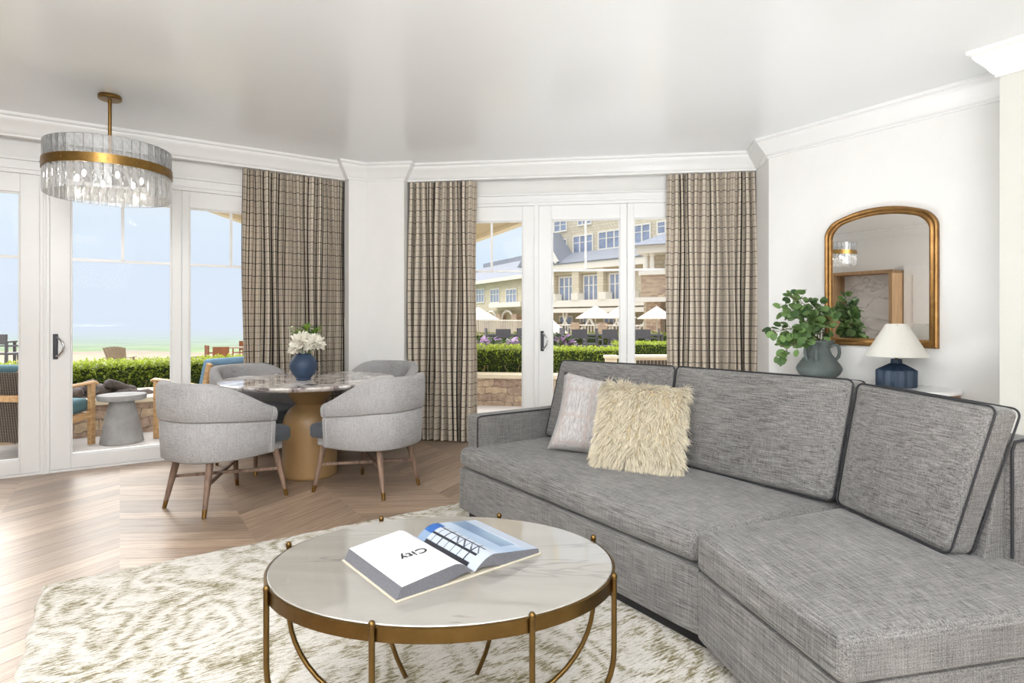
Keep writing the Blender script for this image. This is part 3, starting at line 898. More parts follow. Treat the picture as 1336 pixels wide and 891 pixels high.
# ------------------------------------------------------------------ dining chairs (local +y is the front)
CHF = fabric('pale_grey_chair_linen', S(132,130,131), S(184,182,181), s=1.1, mid=.5, width=.26)
CHS = fabric('charcoal_seat_linen', S(58,62,68), S(104,108,114), s=2.0, mid=.5, width=.24)
LEGW = wood('grey_brown_oak', S(92,72,60), S(150,124,106), 'z', .45)
def upath(n=40):
    """plan of the tub: straight-ish arms joined by a round back"""
    pts = []
    for i in range(n+1):
        a = radians(-14 + 208*i/n)            # from the right front, round the back, to the left front
        c_, s_ = cos(a), sin(a)
        x = .325*math.copysign(abs(c_)**.78, c_); y = -.36*math.copysign(abs(s_)**.85, s_)
        pts.append((x, y, i/n))
    ext = [(.318, .14, 0), (.322, .11, 0)]
    return [(x, y, t) for x, y, t in ext] + [p for p in pts] + [(-x, y, 1) for x, y, t in ext[::-1]]
def offs(path):
    out = []
    for i, (x, y, t) in enumerate(path):
        a = path[max(0,i-1)]; b_ = path[min(len(path)-1,i+1)]
        dx, dy = b_[0]-a[0], b_[1]-a[1]; l = sqrt(dx*dx+dy*dy)
        out.append((dy/l, -dx/l))
    return out
def make_chair(label):
    t = thing('dining_chair', label, 'chair', group='grey tub chairs round the dining table')
    path = upath(); nr = offs(path)
    # make outward normals
    nr = [(-a, -b_) if (a*p[0] + b_*(p[1]) < 0) else (a, b_) for (a, b_), p in zip(nr, path)]
    M_ = len(path)
    def topz(y):       # high at the back, sloping down to the arm fronts
        k = max(0, min(1, (y + .28)/.45)); k = k*k*(3-2*k)*.5 + k*.5
        return .825 - .195*k
    def shell(name, secf):
        b = MB(); vs = []; K = None
        for (x, y, _), (a, c_) in zip(path, nr):
            sec = secf(y); K = len(sec)
            for o, z in sec: vs.append((x + a*o, y + c_*o, z))
        fs = [(i*K+k, (i+1)*K+k, (i+1)*K+(k+1)%K, i*K+(k+1)%K) for i in range(M_-1) for k in range(K)]
        fs += [tuple(range(K)), tuple((M_-1)*K+k for k in range(K))]
        b.add(vs, fs); return b.build(name, CHF, t, smooth=60)
    def low(y):
        s_ = .585 - .05*max(0, min(1, (y+.26)/.5))
        return [(-.052,.345),(-.012,.335),(0,.345),(.006,.45),(.010,s_-.008),(.004,s_),(-.052,s_)]
    def up(y):
        s_ = .585 - .05*max(0, min(1, (y+.26)/.5)); z = topz(y); h = z - s_
        return [(-.052,s_),(.010,s_+.001),(.020,s_+.012),(.026,s_+h*.45),(.026,z-.035),(.018,z-.012),(.002,z),(-.022,z-.002),(-.042,z-.02),(-.056,z-.06),(-.056,s_+h*.3)]
    shell('lower_shell', low); shell('upper_back', up)
    seat = MB()
    inner = [(x - a*.056, y - c_*.056) for (x, y, _), (a, c_) in zip(path, nr)]
    rim_ = [(.275,.20),(.275,.29),(.258,.322),(.215,.342),(.1,.353),(0,.355),(-.1,.353),(-.215,.342),(-.258,.322),(-.275,.29),(-.275,.20)]
    poly = inner[2:-2] + rim_[::-1]
    cx, cy = 0, .02
    prof_ = [(.97,.385),(1,.40),(1,.452),(.975,.472),(.9,.482),(.6,.488),(.3,.49)]
    K = len(poly); vs = []
    for k, z in prof_: vs += [(cx+(x-cx)*k, cy+(y-cy)*k, z) for x, y in poly]
    fs = [(j*K+i, j*K+(i+1)%K, (j+1)*K+(i+1)%K, (j+1)*K+i) for j in range(len(prof_)-1) for i in range(K)]
    fs += [tuple(range(K))[::-1], tuple((len(prof_)-1)*K+i for i in range(K))]
    seat.add(vs, fs); so = seat.build('seat', CHS, t, smooth=50); so['label'] = 'charcoal seat cushion'
    fr = MB(); fr.prism([(.235,.27),(-.235,.27),(-.25,.1),(-.235,-.15),(-.13,-.255),(.13,-.255),(.235,-.15),(.25,.1)], .33, .386)
    fr.build('seat_frame', CHF, t)
    def leg(x0, y0, x1, y1):
        l = MB()
        def pt(k): return Vector((x0+(x1-x0)*k, y0+(y1-y0)*k, .345*(1-k)))
        l.tube([pt(0), pt(.3), pt(.86)], [.023,.0215,.0145], 14); lo = l.build('leg', LEGW, t, smooth=60)
        f_ = MB(); f_.tube([pt(.855), pt(1.0)], [.0150,.0122], 14); f_.build('ferrule', BRASS, lo, smooth=60)
    for sx in (-1, 1):
        leg(sx*.215, .225, sx*.262, .285); leg(sx*.165, -.215, sx*.205, -.285)
    for sx in (-1, 1):
        s_ = MB(); s_.bar((sx*.236, .25, .195), (-sx*.187, -.25, .195+.006*sx), .017, .02); s_.build('stretcher', LEGW, t)
    return t
def chair_rz(p, q): return atan2(q[1]-p[1], q[0]-p[0]) - pi/2
chairs = [((-1.925, 3.93), (.48, .877), 'grey tub dining chair nearest the glass door on the left, its back to the rug'),
          ((-1.03, 4.245), (-.90, .43), 'grey tub dining chair on the right of the round table, its back to the sofa'),
          ((-2.12, 4.94), (.87, -.49), 'grey tub dining chair behind the round table by the left glass doors'),
          ((-1.23, 5.25), (-.42, -.91), 'grey tub dining chair beyond the table, nearest the corner pier')]
c0 = make_chair(chairs[0][2])
for i, (p, f_, lab) in enumerate(chairs):
    rz = atan2(f_[1], f_[0]) - pi/2
    if i == 0: c0.location = (*p, 0); c0.rotation_euler = (0,0,rz)
    else: dup(c0, (*p, 0), rz, lab)

# ------------------------------------------------------------------ flower vase on the dining table
BLUEV = plain('matt_navy_glaze', S(42,60,84), .55, var=.12, scale=8)
VX = Vector((-1.60, 4.50, DTZ))
fv = MB(); fv.lathe([(0,.001),(.052,.001),(.056,.006),(.052,.016),(.06,.022),(.085,.05),(.100,.09),(.102,.115),(.097,.14),(.080,.172),(.062,.188),(.056,.194),(.058,.203),(.050,.203),(.048,.19),(.07,.165),(.085,.12),(.06,.04),(0,.03)], 40)
fo = fv.build('flower_vase', BLUEV, smooth=50); fo.location = VX
tag(fo, 'round navy blue vase holding white flowers on the dining table', 'vase')
PETAL = plain('ivory_petals', S(248,244,232), .6, var=.03)
STEM = plain('green_stem', S(96,130,60), .6)
def make_flower(c, r, seed, label):
    rnd = random.Random(seed); c = Vector(c)
    t = thing('chrysanthemum', label, 'flower', VX, 0, 'white flowers in the navy vase')
    s_ = MB(); s_.tube([(c.x*.15, c.y*.15, .07), (c.x*.3, c.y*.3, .17), (c.x*.8, c.y*.8, c.z-.03), tuple(c)], .003, 6); s_.build('stem', STEM, t, smooth=60)
    b = MB()
    for k in range(210):
        z = rnd.uniform(-.45, 1); a = rnd.uniform(0, 2*pi); q = sqrt(1-z*z)
        d = Vector((q*cos(a), q*sin(a), z)); L = r*rnd.uniform(.75,1.1); wd = r*.17
        sd = d.cross(Vector((rnd.uniform(-1,1),rnd.uniform(-1,1),rnd.uniform(-1,1)))).normalized()
        nn = d.cross(sd)*wd*.35
        m1 = c + d*L*.55; tip = c + d*L + Vector((0,0,-.12*L if z < .5 else .1*L))
        b.add([c+d*.1*L-sd*wd*.4, c+d*.1*L+sd*wd*.4, m1+sd*wd+nn, m1-sd*wd+nn, tip+sd*wd*.5, tip-sd*wd*.5, tip+d*wd*.5], [(0,1,2,3),(3,2,4,5),(5,4,6)])
    b.build('blossom', PETAL, t, smooth=180, recalc=False)
make_flower((.0,-.03,.278), .086, 1, 'largest white chrysanthemum at the middle of the navy vase')
make_flower((.085,.0,.272), .076, 2, 'white chrysanthemum on the right side of the navy vase')
make_flower((-.055,-.01,.232), .060, 3, 'low white chrysanthemum at the left lip of the navy vase')
def leafblade(b, p, d, L, wd, up, cols=None, col=None, fold=.2, nseg=4, roundf=.8):
    d = d.normalized(); s_ = d.cross(up)
    if s_.length < 1e-4: s_ = d.cross(Vector((1,0,0)))
    s_.normalize(); n_ = s_.cross(d)
    vs = []; 
    for k in range(nseg+1):
        u = k/nseg; w_ = wd*(sin(pi*min(1,u*.96+.04))**roundf); bend = n_*(-.18*L*u*u)
        c_ = p + d*L*u + bend
        vs += [c_ - s_*w_/2 + n_*w_*fold, c_, c_ + s_*w_/2 + n_*w_*fold]
    fs = []
    for k in range(nseg):
        a = 3*k
        fs += [(a,a+1,a+4,a+3),(a+1,a+2,a+5,a+4)]
        if cols is not None: cols += [col, col]
    b.add(vs, fs)
LEAF = tinted('green_leaf', .5, .4, trans=.25)
def sprig(label, pts, seed, n, L, cdark, clight, white=False):
    rnd = random.Random(seed); t = thing('leafy_sprig', label, 'sprig', VX, 0, 'greenery in the navy vase')
    s_ = MB(); s_.tube(pts, .0022, 6); s_.build('stem', STEM, t, smooth=60)
    b = MB(); cols = []
    P = [Vector(p) for p in pts]
    for k in range(n):
        u = rnd.uniform(.55,1)*(len(P)-1); i = min(int(u), len(P)-2); p = P[i].lerp(P[i+1], u-i)
        d = Vector((rnd.uniform(-1,1), rnd.uniform(-1,1), rnd.uniform(-.1,1)))
        f = rnd.random(); c_ = tuple(a+(b_-a)*f for a, b_ in zip(cdark, clight))
        leafblade(b, p, d, L*rnd.uniform(.7,1.1), L*.45, Vector((0,0,1)), cols, (*c_,1))
    b.build('leaves', LEAF, t, smooth=180, recalc=False, cols=cols)
sprig('green sprig rising behind the middle of the white flowers', [(0,.01,.1),(.005,.03,.28),(.015,.04,.405)], 1, 40, .07, S(70,110,40), S(150,180,80))
sprig('bright green sprig at the back right of the white flowers', [(.01,.0,.1),(.05,.03,.27),(.085,.05,.385)], 2, 36, .07, S(70,110,40), S(150,180,80))
sprig('green sprig at the back left of the white flowers', [(-.01,.0,.1),(-.035,.03,.26),(-.05,.04,.375)], 3, 34, .065, S(80,120,50), S(160,185,95))
sprig('thin budding twig leaning out at the far left of the navy vase', [(-.01,-.01,.12),(-.06,-.01,.28),(-.10,0,.405)], 4, 12, .04, S(200,205,160), S(232,232,205))

# ------------------------------------------------------------------ chandelier
CHP = Vector((-2.757, 4.02, CH))
chd = thing('chandelier', 'brass drum chandelier ringed with clear glass slabs hanging over the dining table', 'chandelier', CHP)
b = MB(); b.lathe([(0,-.001),(.068,-.001),(.07,-.004),(.07,-.026),(.066,-.03),(0,-.03)], 40); b.build('canopy', BRASS, chd, smooth=40)
b = MB(); b.lathe([(.0,-.03),(.0115,-.03),(.0115,-.46),(0,-.46)], 16); b.lathe([(0,-.44),(.03,-.44),(.035,-.455),(.035,-.50),(.03,-.515),(0,-.515)], 20); b.build('rod', BRASS, chd, smooth=40)
b = MB(); R_ = .374
b.lathe([(R_-.004,-.545),(R_,-.545),(R_,-.485),(R_-.004,-.485),(R_-.004,-.545)], 80)
for k in range(44):
    a = 2*pi*k/44; b.sphere((R_*cos(a), R_*sin(a), -.515), .0042, 6, 4)
for k in range(4):
    a = pi*k/4; b.bar((R_*cos(a), R_*sin(a), -.50), (-R_*cos(a), -R_*sin(a), -.50), .008, .008)
b.build('band', BRASS, chd, smooth=40)
def slabmat():
    m, nt, b = newmat('rippled_glass'); out = nt.nodes['Material Output']; nt.nodes.remove(b)
    n = noise(nt, coords(nt, scale=(1,1,.6)), 34, 2, .5, .0)
    bp = nt.nodes.new('ShaderNodeBump'); bp.inputs['Strength'].default_value = .18; bp.inputs['Distance'].default_value = .01; nt.links.new(n, bp.inputs['Height'])
    t = nt.nodes.new('ShaderNodeBsdfTransparent'); t.inputs[0].default_value = (.93,.94,.95,1)
    g = nt.nodes.new('ShaderNodeBsdfGlossy'); g.inputs['Roughness'].default_value = .12; nt.links.new(bp.outputs[0], g.inputs['Normal'])
    d = nt.nodes.new('ShaderNodeBsdfTranslucent'); d.inputs[0].default_value = (.95,.95,.95,1); nt.links.new(bp.outputs[0], d.inputs['Normal'])
    d2 = nt.nodes.new('ShaderNodeBsdfDiffuse'); d2.inputs[0].default_value = (.95,.95,.95,1)
    ad = nt.nodes.new('ShaderNodeMixShader'); ad.inputs[0].default_value = .5; nt.links.new(d.outputs[0], ad.inputs[1]); nt.links.new(d2.outputs[0], ad.inputs[2])
    m1 = nt.nodes.new('ShaderNodeMixShader'); nt.links.new(ramp(nt, [(.35,(.16,)*3),(.7,(.34,)*3)], n).outputs[0], m1.inputs[0]); nt.links.new(t.outputs[0], m1.inputs[1]); nt.links.new(ad.outputs[0], m1.inputs[2])
    fr = nt.nodes.new('ShaderNodeFresnel'); fr.inputs[0].default_value = 1.45; nt.links.new(bp.outputs[0], fr.inputs['Normal'])
    m2 = nt.nodes.new('ShaderNodeMixShader'); nt.links.new(fr.outputs[0], m2.inputs[0]); nt.links.new(m1.outputs[0], m2.inputs[1]); nt.links.new(g.outputs[0], m2.inputs[2])
    nt.links.new(m2.outputs[0], out.inputs['Surface']); return m
SLAB = slabmat()
sl = MB(); sl.box(-.0245,.0245,-.005,.005,-.355,-.02)
proto = None
for k in range(44):
    a = 2*pi*k/44
    if proto is None:
        b = MB(); b.box(-.0250,.0250,-.005,.005,-.70,-.365); proto = b.build('glass_slab', SLAB, chd, bevel=.003); o = proto
    else:
        o = proto.copy(); COL.objects.link(o); o.parent = chd
    o.location = ((R_-.011)*cos(a), (R_-.011)*sin(a), 0); o.rotation_euler = (0,0,a+pi/2)
def emis(name, col, s):
    m, nt, b = newmat(name); setb(b, col, .4); b.inputs['Emission Color'].default_value = (*col,1); b.inputs['Emission Strength'].default_value = s
    v = noise(nt, coords(nt), 4); r = ramp(nt, [(.3, tuple(c*.96 for c in col)), (.7, col)], v); nt.links.new(r.outputs[0], b.inputs['Emission Color']); return m
BULB = emis('warm_bulb', (1,.92,.8), 110)
for k in range(6):
    a = 2*pi*k/6+.3
    b = MB(); b.sphere((.19*cos(a), .19*sin(a), -.575), (.010,.010,.022), 12, 8); bo = b.build('bulb', BULB, chd, smooth=180)
    s_ = MB(); s_.lathe([(0,-.545),(.011,-.545),(.011,-.505),(0,-.505)], 12, Matrix.Translation((.19*cos(a), .19*sin(a), 0))); s_.build('socket', BRASS, bo)

# ------------------------------------------------------------------ console, lamp, jug, mirror
SAW = atan2(U3.y, U3.x)
ct0, ct1 = -2.52, -1.05
# console top along the right wall
def solve_t(px, off):   # distance along the right wall where this ray meets the plane standing off the wall
    r = ray(px); d = (D3-off)/(N3.x*r+N3.y); return d*(U3.x*r+U3.y)
te = solve_t(1256, .20); ts = te - 1.30
con = thing('console_table', 'console with white rounded top and brown front against the wall behind the sofa', 'console', right((ts+te)/2, .235, 0), SAW)
# local: x along U3, y away from the room (towards the wall)
hl, dp, rr_ = (te-ts)/2, .215, .20
def dshape(k=0.0):
    p = []
    for sx, sy, a0 in ((1,1,0),(-1,1,90),(-1,-1,180),(1,-1,270)):
        for i in range(13):
            a = radians(a0 + 90*i/12)
            p.append((sx*(hl-rr_) + (rr_-k)*cos(a), sy*(dp-rr_) + (rr_-k)*sin(a)))
    return p
b = MB(); b.prism(dshape(), .74, .762); b.build('top', marble('white_marble', S(238,237,235), S(222,221,220), S(170,170,172), 2, .02, .1), con, bevel=.003)
WCON = wood('walnut_console', S(120,84,52), S(168,126,84), 'x', .4)
b = MB(); b.prism(dshape(.012), .60, .74); b.build('apron', WCON, con, smooth=40)
for sx in (-1,1):
    for sy in (-1,1):
        l = MB(); l.tube([(sx*(hl-.09), sy*.13, .60), (sx*(hl-.09), sy*.13, 0.0)], [.024,.016], 12); l.build('leg', WCON, con, smooth=60)
ct_z = .762
# lamp
lp = right(solve_t(1169.5, .235), .235, ct_z)
lamp = thing('table_lamp', 'table lamp with white cone shade and faceted navy base on the console', 'lamp', lp)
NAVY = plain('navy_ceramic', S(42,58,78), .5, var=.12, scale=10)
nf = 14
def flute(a): 
    k = (a*nf/(2*pi)) % 1.0
    return 1 - .085*(1-abs(2*k-1))
b = MB(); b.lathe([(0,.001),(.118,.001),(.121,.005),(.122,.105),(.118,.114),(.05,.152),(.034,.158),(.032,.187),(.0,.188)], nf*6, flute=flute); b.build('base', NAVY, lamp, smooth=22)
b = MB(); b.lathe([(0,.188),(.011,.188),(.011,.235),(.018,.237),(.018,.27),(0,.27)], 16); b.build('neck', BRASS, lamp, smooth=40)
SHADE = None
m, nt, bb_ = newmat('white_lamp_shade'); setb(bb_, S(246,244,238), .8, 0, .2)
vv = noise(nt, coords(nt, scale=(60,60,8)), 4, 3); nt.links.new(ramp(nt, [(.3, S(240,238,231)), (.7, S(249,247,242))], vv).outputs[0], bb_.inputs['Base Color'])
tr = nt.nodes.new('ShaderNodeBsdfTranslucent'); tr.inputs[0].default_value = (*S(250,246,236),1)
mx = nt.nodes.new('ShaderNodeMixShader'); mx.inputs[0].default_value = .35; nt.links.new(bb_.outputs[0], mx.inputs[1]); nt.links.new(tr.outputs[0], mx.inputs[2]); nt.links.new(mx.outputs[0], nt.nodes['Material Output'].inputs['Surface'])
b = MB(); b.lathe([(.188,.205),(.062,.425),(.060,.425),(.186,.205),(.188,.205)], 64)
b.build('shade', m, lamp, smooth=40)
b = MB(); 
for k in range(3): b.bar((.0,0,.405),(.07*cos(2.1*k),.07*sin(2.1*k),.415),.004,.004)
b.lathe([(0,.27),(.005,.27),(.005,.41),(0,.41)], 8); b.build('harp', BRASS, lamp)
b = MB(); b.sphere((0,0,.31), (.026,.026,.038), 14, 10); b.build('bulb', plain('frosted_bulb', S(240,238,230), .4), lamp, smooth=180)
# jug
jp = right(solve_t(1068.5, .225), .225, ct_z)
jug = thing('vase', 'squat dark grey jug with loop handles holding branches on the console', 'vase', jp)
JUG = plain('matt_grey_green_ceramic', S(84,92,90), .75, var=.12, scale=14, bmp=.1)
b = MB(); b.lathe([(0,.001),(.09,.001),(.098,.008),(.14,.045),(.156,.075),(.157,.088),(.148,.108),(.115,.155),(.086,.195),(.076,.222),(.076,.24),(.088,.272),(.104,.29),(.104,.297),(.096,.297),(.07,.25),(.066,.225),(.08,.19),(.12,.12),(.10,.05),(0,.03)], 44)
b.build('body', JUG, jug, smooth=50)
for k, a in enumerate((radians(-20), radians(100), radians(-125), radians(200))):
    h_ = MB(); d = Vector((cos(a), sin(a), 0))
    h_.tube([d*r_ + Vector((0,0,z)) for r_, z in ((.074,.252),(.098,.266),(.122,.262),(.134,.238),(.137,.205),(.130,.175),(.112,.150))], .0115, 10); h_.build('handle', JUG, jug, smooth=60)
# branches
rnd = random.Random(14)
BARK = plain('brown_twig', S(92,76,52), .8)
def branch(pts, seed, n):
    rnd = random.Random(seed); P = [Vector(p) for p in pts]
    t = thing('leafy_branch', 'branch of round dark green leaves standing in the grey jug', 'branch', jp, 0, 'leafy branches in the grey jug')
    st = MB(); st.tube(P, [.0045 - .003*i/(len(P)-1) for i in range(len(P))], 6); lv = MB(); cols = []
    for k in range(n):
        u = (.28 + .72*(k+.5)/n)*(len(P)-1); i = min(int(u), len(P)-2); p = P[i].lerp(P[i+1], u-i)
        ax = (P[i+1]-P[i]).normalized()
        d = (ax*.35 + Vector((rnd.uniform(-1,1), rnd.uniform(-1,1), rnd.uniform(-.75,.75)))).normalized()
        L1 = rnd.uniform(.02,.06); q = p + d*L1
        st.tube([p, p.lerp(q,.5)+Vector((0,0,.006)), q], .0014, 4)
        for w_ in range(2 if rnd.random() < .75 else 1):
            d2 = (d + Vector((rnd.uniform(-.9,.9), rnd.uniform(-.9,.9), rnd.uniform(-.8,.5)))).normalized()
            f = rnd.random(); c_ = tuple(a+(b_-a)*f for a, b_ in zip(S(56,84,46), S(128,160,94)))
            L = rnd.uniform(.046,.074)
            leafblade(lv, q, d2, L, L*.86, Vector((rnd.uniform(-.6,.6), rnd.uniform(-1,.2), rnd.uniform(.2,1))), cols, (*c_,1), fold=.08, nseg=6, roundf=.55)
    st.build('stem', BARK, t, smooth=60); lv.build('leaves', LEAF, t, smooth=180, recalc=False, cols=cols)
# x to the right in the room, y away; the spray leans left and towards the window
branch([(0,0,.2),(-.04,-.02,.33),(-.10,-.03,.42),(-.19,-.04,.50),(-.27,-.03,.53)], 1, 40)
branch([(0,0,.2),(-.06,-.03,.31),(-.15,-.05,.37),(-.27,-.07,.38),(-.36,-.06,.36)], 2, 32)
branch([(0,0,.2),(-.02,-.01,.36),(-.06,-.01,.48),(-.12,-.01,.57),(-.20,.0,.62)], 3, 32)
branch([(0,0,.2),(-.08,-.05,.30),(-.17,-.08,.31),(-.27,-.1,.25),(-.33,-.1,.19)], 4, 22)
branch([(0,0,.2),(.01,.0,.35),(.01,.0,.45),(-.02,.0,.53),(-.04,.0,.57)], 5, 28)
branch([(0,0,.2),(.03,-.01,.34),(.05,-.01,.41),(.06,-.01,.47)], 6, 20)
# mirror on the right wall
mt0, mt1 = solve_t(1076, .02), solve_t(1223.5, .03); mw = (mt1-mt0)/2; mz0, mzs, mz1 = 1.018, 1.93, 2.035
mir = thing('wall_mirror', 'gold framed mirror with arched top hung on the white wall', 'mirror', right((mt0+mt1)/2, 0, 0), SAW)
def arch(k):
    x0 = mw - k; zt = mz1 - k; zs = mzs - k*.4; r_ = .055
    pts = [(-x0, mz0+k), (x0, mz0+k)]
    # side up to the shoulder, small shoulder radius, then a shallow arch
    rise = zt - zs; Rb = (x0*x0 + rise*rise)/(2*rise); cz = zt - Rb
    n = 48; arc = []
    amax = math.asin(min(1, (x0)/Rb))
    for i in range(n+1):
        x = x0*cos(pi*i/n); arc.append((x, cz + sqrt(max(0, Rb*Rb - x*x))))
    # round the shoulders
    def sh(sx):
        e = [p for p in arc if abs(p[0]) > x0-.09 and p[0]*sx > 0]
        return e
    out = []
    for x, z in arc:
        d = x0 - abs(x)
        if d < .085: z = z - .075*(1 - sqrt(max(0, 1-((.085-d)/.085)**2)))
        out.append((x, z))
    return pts + out
rings = [(0,.0),(0,.020),(.004,.030),(.012,.034),(.022,.030),(.027,.024),(.033,.026),(.042,.030),(.050,.026),(.056,.016),(.058,.010)]
vs = []; K = None
for k, o in rings:
    a = arch(k); K = len(a); vs += [(x, -o-.001, z) for x, z in a]
b = MB(); b.add(vs, [(j*K+i, j*K+(i+1)%K, (j+1)*K+(i+1)%K, (j+1)*K+i) for j in range(len(rings)-1) for i in range(K)])
GOLD = plain('antique_gold', S(142,106,62), .36, .85, var=.25, scale=14)
b.build('frame', GOLD, mir, smooth=35)
m, nt, bb_ = newmat('mirror_silver'); setb(bb_, (.93,.93,.92), .0, 1.0)
nt.links.new(ramp(nt, [(0,(.92,.92,.91)),(1,(.94,.94,.93))], noise(nt, coords(nt), 2)).outputs[0], bb_.inputs['Base Color'])
b = MB(); a = arch(.055); b.add([(x, -.0112, z) for x, z in a], [tuple(range(len(a)))]); b.build('mirror_glass', m, mir)

# ------------------------------------------------------------------ what the mirror shows: the opposite wall
def unfold(px, depth_o=0.0):
    """where on the opposite wall the mirrored ray of this column lands (along-wall coordinate)"""
    r = ray(px); t = (2*D3 - DOPP - depth_o)/(N3.x*r+N3.y); p = Vector((r*t, t, 0)); p = p - N3*(2*(N3.dot(p)-D3)); return U3.dot(p)
na, nb = unfold(1085), unfold(1180); 
if na > nb: na, nb = nb, na
OAK = wood('light_oak_surround', S(150,118,84), S(184,152,116), 'z', .5)
nich = thing('wall_unit', 'light oak open wall unit with marble back panel seen in the mirror', 'wall unit', opp(0,0,0), SAW)

b = MB()
b.box(na, na+.26, .0, .42, 0, 2.03); b.box(nb-.05, nb, .0, .42, 0, 2.03); b.box(na, nb, 0, .42, 1.98, 2.03); b.box(na, nb, 0, .45, .80, .84)
b.build('surround', OAK, nich)
b = MB(); b.box(na+.05, nb-.05, .002, .03, .84, 1.98); b.build('marble_panel', marble('grey_marble_panel', S(238,238,238), S(206,206,208), S(150,150,156), 1.6, .02, .2, (1,1,2.2)), nich)
b = MB(); b.box(na+.06, nb-.06, .03, .40, .02, .80); b.build('cupboard', OAK, nich)
da, db = unfold(1183), unfold(1226)
if da > db: da, db = db, da
dd = MB(opp)
dd.box(da-.02, db+.25, 0.001, .05, .01, 2.10)
for z0, z1 in ((.2,.95),(1.08,1.95)): 
    dd.box(da+.12, db+.12, .05, .058, z0, z1)
structure(dd.build('door_7', WHITE, bevel=.006))
# ------------------------------------------------------------------ ground outside
PAVE = plain('pale_terrace_stone', S(214,208,202), .7, var=.05, scale=2)
GZ = -0.6
ter = MB(); q = [left(tl(0)-6, -.13, 0), left(tl(0)-6, -3.2, 0), isect(N1, D1-3.2, N2, D2-3.6), mid(tm(1000)+3, -3.6, 0), mid(tm(1000)+3, -.13, 0), isect(N1, D1-.13, N2, D2-.13)]
ter.prism([(p.x, p.y) for p in q], GZ-.05, -0.02)
structure(ter.build('terrace', PAVE))
m, nt, b_ = newmat('far_ground'); setb(b_, S(150,170,110), .95, 0, .1)
v = coords(nt); sx = nt.nodes.new('ShaderNodeSeparateXYZ'); nt.links.new(v, sx.inputs[0])
n = noise(nt, v, .25, 6, .6)
gr = ramp(nt, [(.3, S(138,158,104)), (.7, S(172,188,134))], n)
sd = ramp(nt, [(.3, S(172,157,136)), (.7, S(194,180,158))], noise(nt, v, 1.5, 5))
edge = math_(nt, 'MULTIPLY', math_(nt, 'LESS_THAN', sx.outputs[0], -7.0), math_(nt, 'GREATER_THAN', math_(nt, 'ADD', math_(nt, 'MULTIPLY', sx.outputs[1], 1.0), math_(nt, 'MULTIPLY', n, 10.0)), 38.0))
nt.links.new(mix(nt, edge, sd.outputs[0], gr.outputs[0]), b_.inputs['Base Color'])
gm = MB(); gm.add([(-300,5,GZ),(120,5,GZ),(120,300,GZ),(-300,300,GZ)], [(0,1,2,3)])
structure(gm.build('ground', m))
# coastal fog over the far lawn: an even haze that emits sky colour in place of scattered light
m = bpy.data.materials.new('sea_fog'); m.use_nodes = True; nt = m.node_tree; nt.nodes.remove(nt.nodes['Principled BSDF'])
ab = nt.nodes.new('ShaderNodeVolumeAbsorption'); ab.inputs[0].default_value = (0,0,0,1); ab.inputs[1].default_value = .045
em = nt.nodes.new('ShaderNodeEmission'); em.inputs[0].default_value = (*S(224,236,252),1); em.inputs[1].default_value = .045*1.0
ad = nt.nodes.new('ShaderNodeAddShader'); nt.links.new(ab.outputs[0], ad.inputs[0]); nt.links.new(em.outputs[0], ad.inputs[1]); nt.links.new(ad.outputs[0], nt.nodes['Material Output'].inputs['Volume'])
fg = MB(); fg.box(-290, -9.5, 30, 190, GZ+.02, 7.0)
fo = fg.build('sea_fog', m); tag(fo, 'pale blue sea fog lying over the far lawn beyond the left glass doors', 'fog', kind='stuff')

# ------------------------------------------------------------------ hedges
LEAFH = tinted('hedge_leaf', .45, .4, trans=.3)
HCORE = plain('dark_hedge_core', S(48,62,28), .9, var=.3, scale=12)
TWIG = plain('pale_hedge_twigs', S(150,130,100), .8)
def hedge(label, fm, t0, t1, o0, o1, z0, z1, n, seed, lsize=.05, dim=1.0):
    rnd = random.Random(seed)
    h = thing('clipped_hedge', label, 'hedge', group='clipped hedges outside')
    c = MB(fm); c.box(t0+.05, t1-.05, min(o0,o1)+.09, max(o0,o1)-.09, z0, z1-.05); c.build('core', HCORE, h)
    lv = MB(); cols = []
    for k in range(n):
        q = rnd.random()
        t = rnd.uniform(t0, t1)
        if q < .42: o, z = rnd.uniform(o0, o1), z1 + rnd.uniform(-.07, .012)
        else: o, z = max(o0, o1) - rnd.uniform(0, .09), z0 + (z1-z0)*rnd.random()**.75
        p = fm(t, o, z)
        d = Vector((rnd.uniform(-1,1), rnd.uniform(-1,.4), rnd.uniform(-.1,1.2)))
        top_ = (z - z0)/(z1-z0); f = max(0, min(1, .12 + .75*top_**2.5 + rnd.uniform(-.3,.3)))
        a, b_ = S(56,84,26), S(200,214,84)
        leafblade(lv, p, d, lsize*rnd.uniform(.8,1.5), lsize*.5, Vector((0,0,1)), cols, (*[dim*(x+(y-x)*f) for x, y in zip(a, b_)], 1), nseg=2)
    lv.build('leaves', LEAFH, h, smooth=180, recalc=False, cols=cols)
    tw = MB()
    for k in range(int((t1-t0)*7)):
        t = rnd.uniform(t0, t1); o = max(o0,o1) - .03
        x = t
        pts = [fm(t, o, z0)]
        for s_ in range(3):
            x += rnd.uniform(-.09,.09); pts.append(fm(x, o+rnd.uniform(-.04,.03), z0 + (z1-z0)*.22*(s_+1)))
        tw.tube(pts, .007, 5)
    two = tw.build('twigs', TWIG, h, smooth=60); two['kind'] = 'stuff'
    return h
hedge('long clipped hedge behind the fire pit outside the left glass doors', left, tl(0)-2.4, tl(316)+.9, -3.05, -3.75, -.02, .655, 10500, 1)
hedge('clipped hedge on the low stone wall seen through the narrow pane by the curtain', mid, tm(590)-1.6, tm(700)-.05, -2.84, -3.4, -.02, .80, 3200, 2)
hedge('clipped hedge seen above the sofa through the middle glass door', lambda t,o,z: Vector((t,0,z)) + Vector((0,11.4 - o,0)), .62, 2.2, 0, -.7, GZ, .64, 2800, 3)
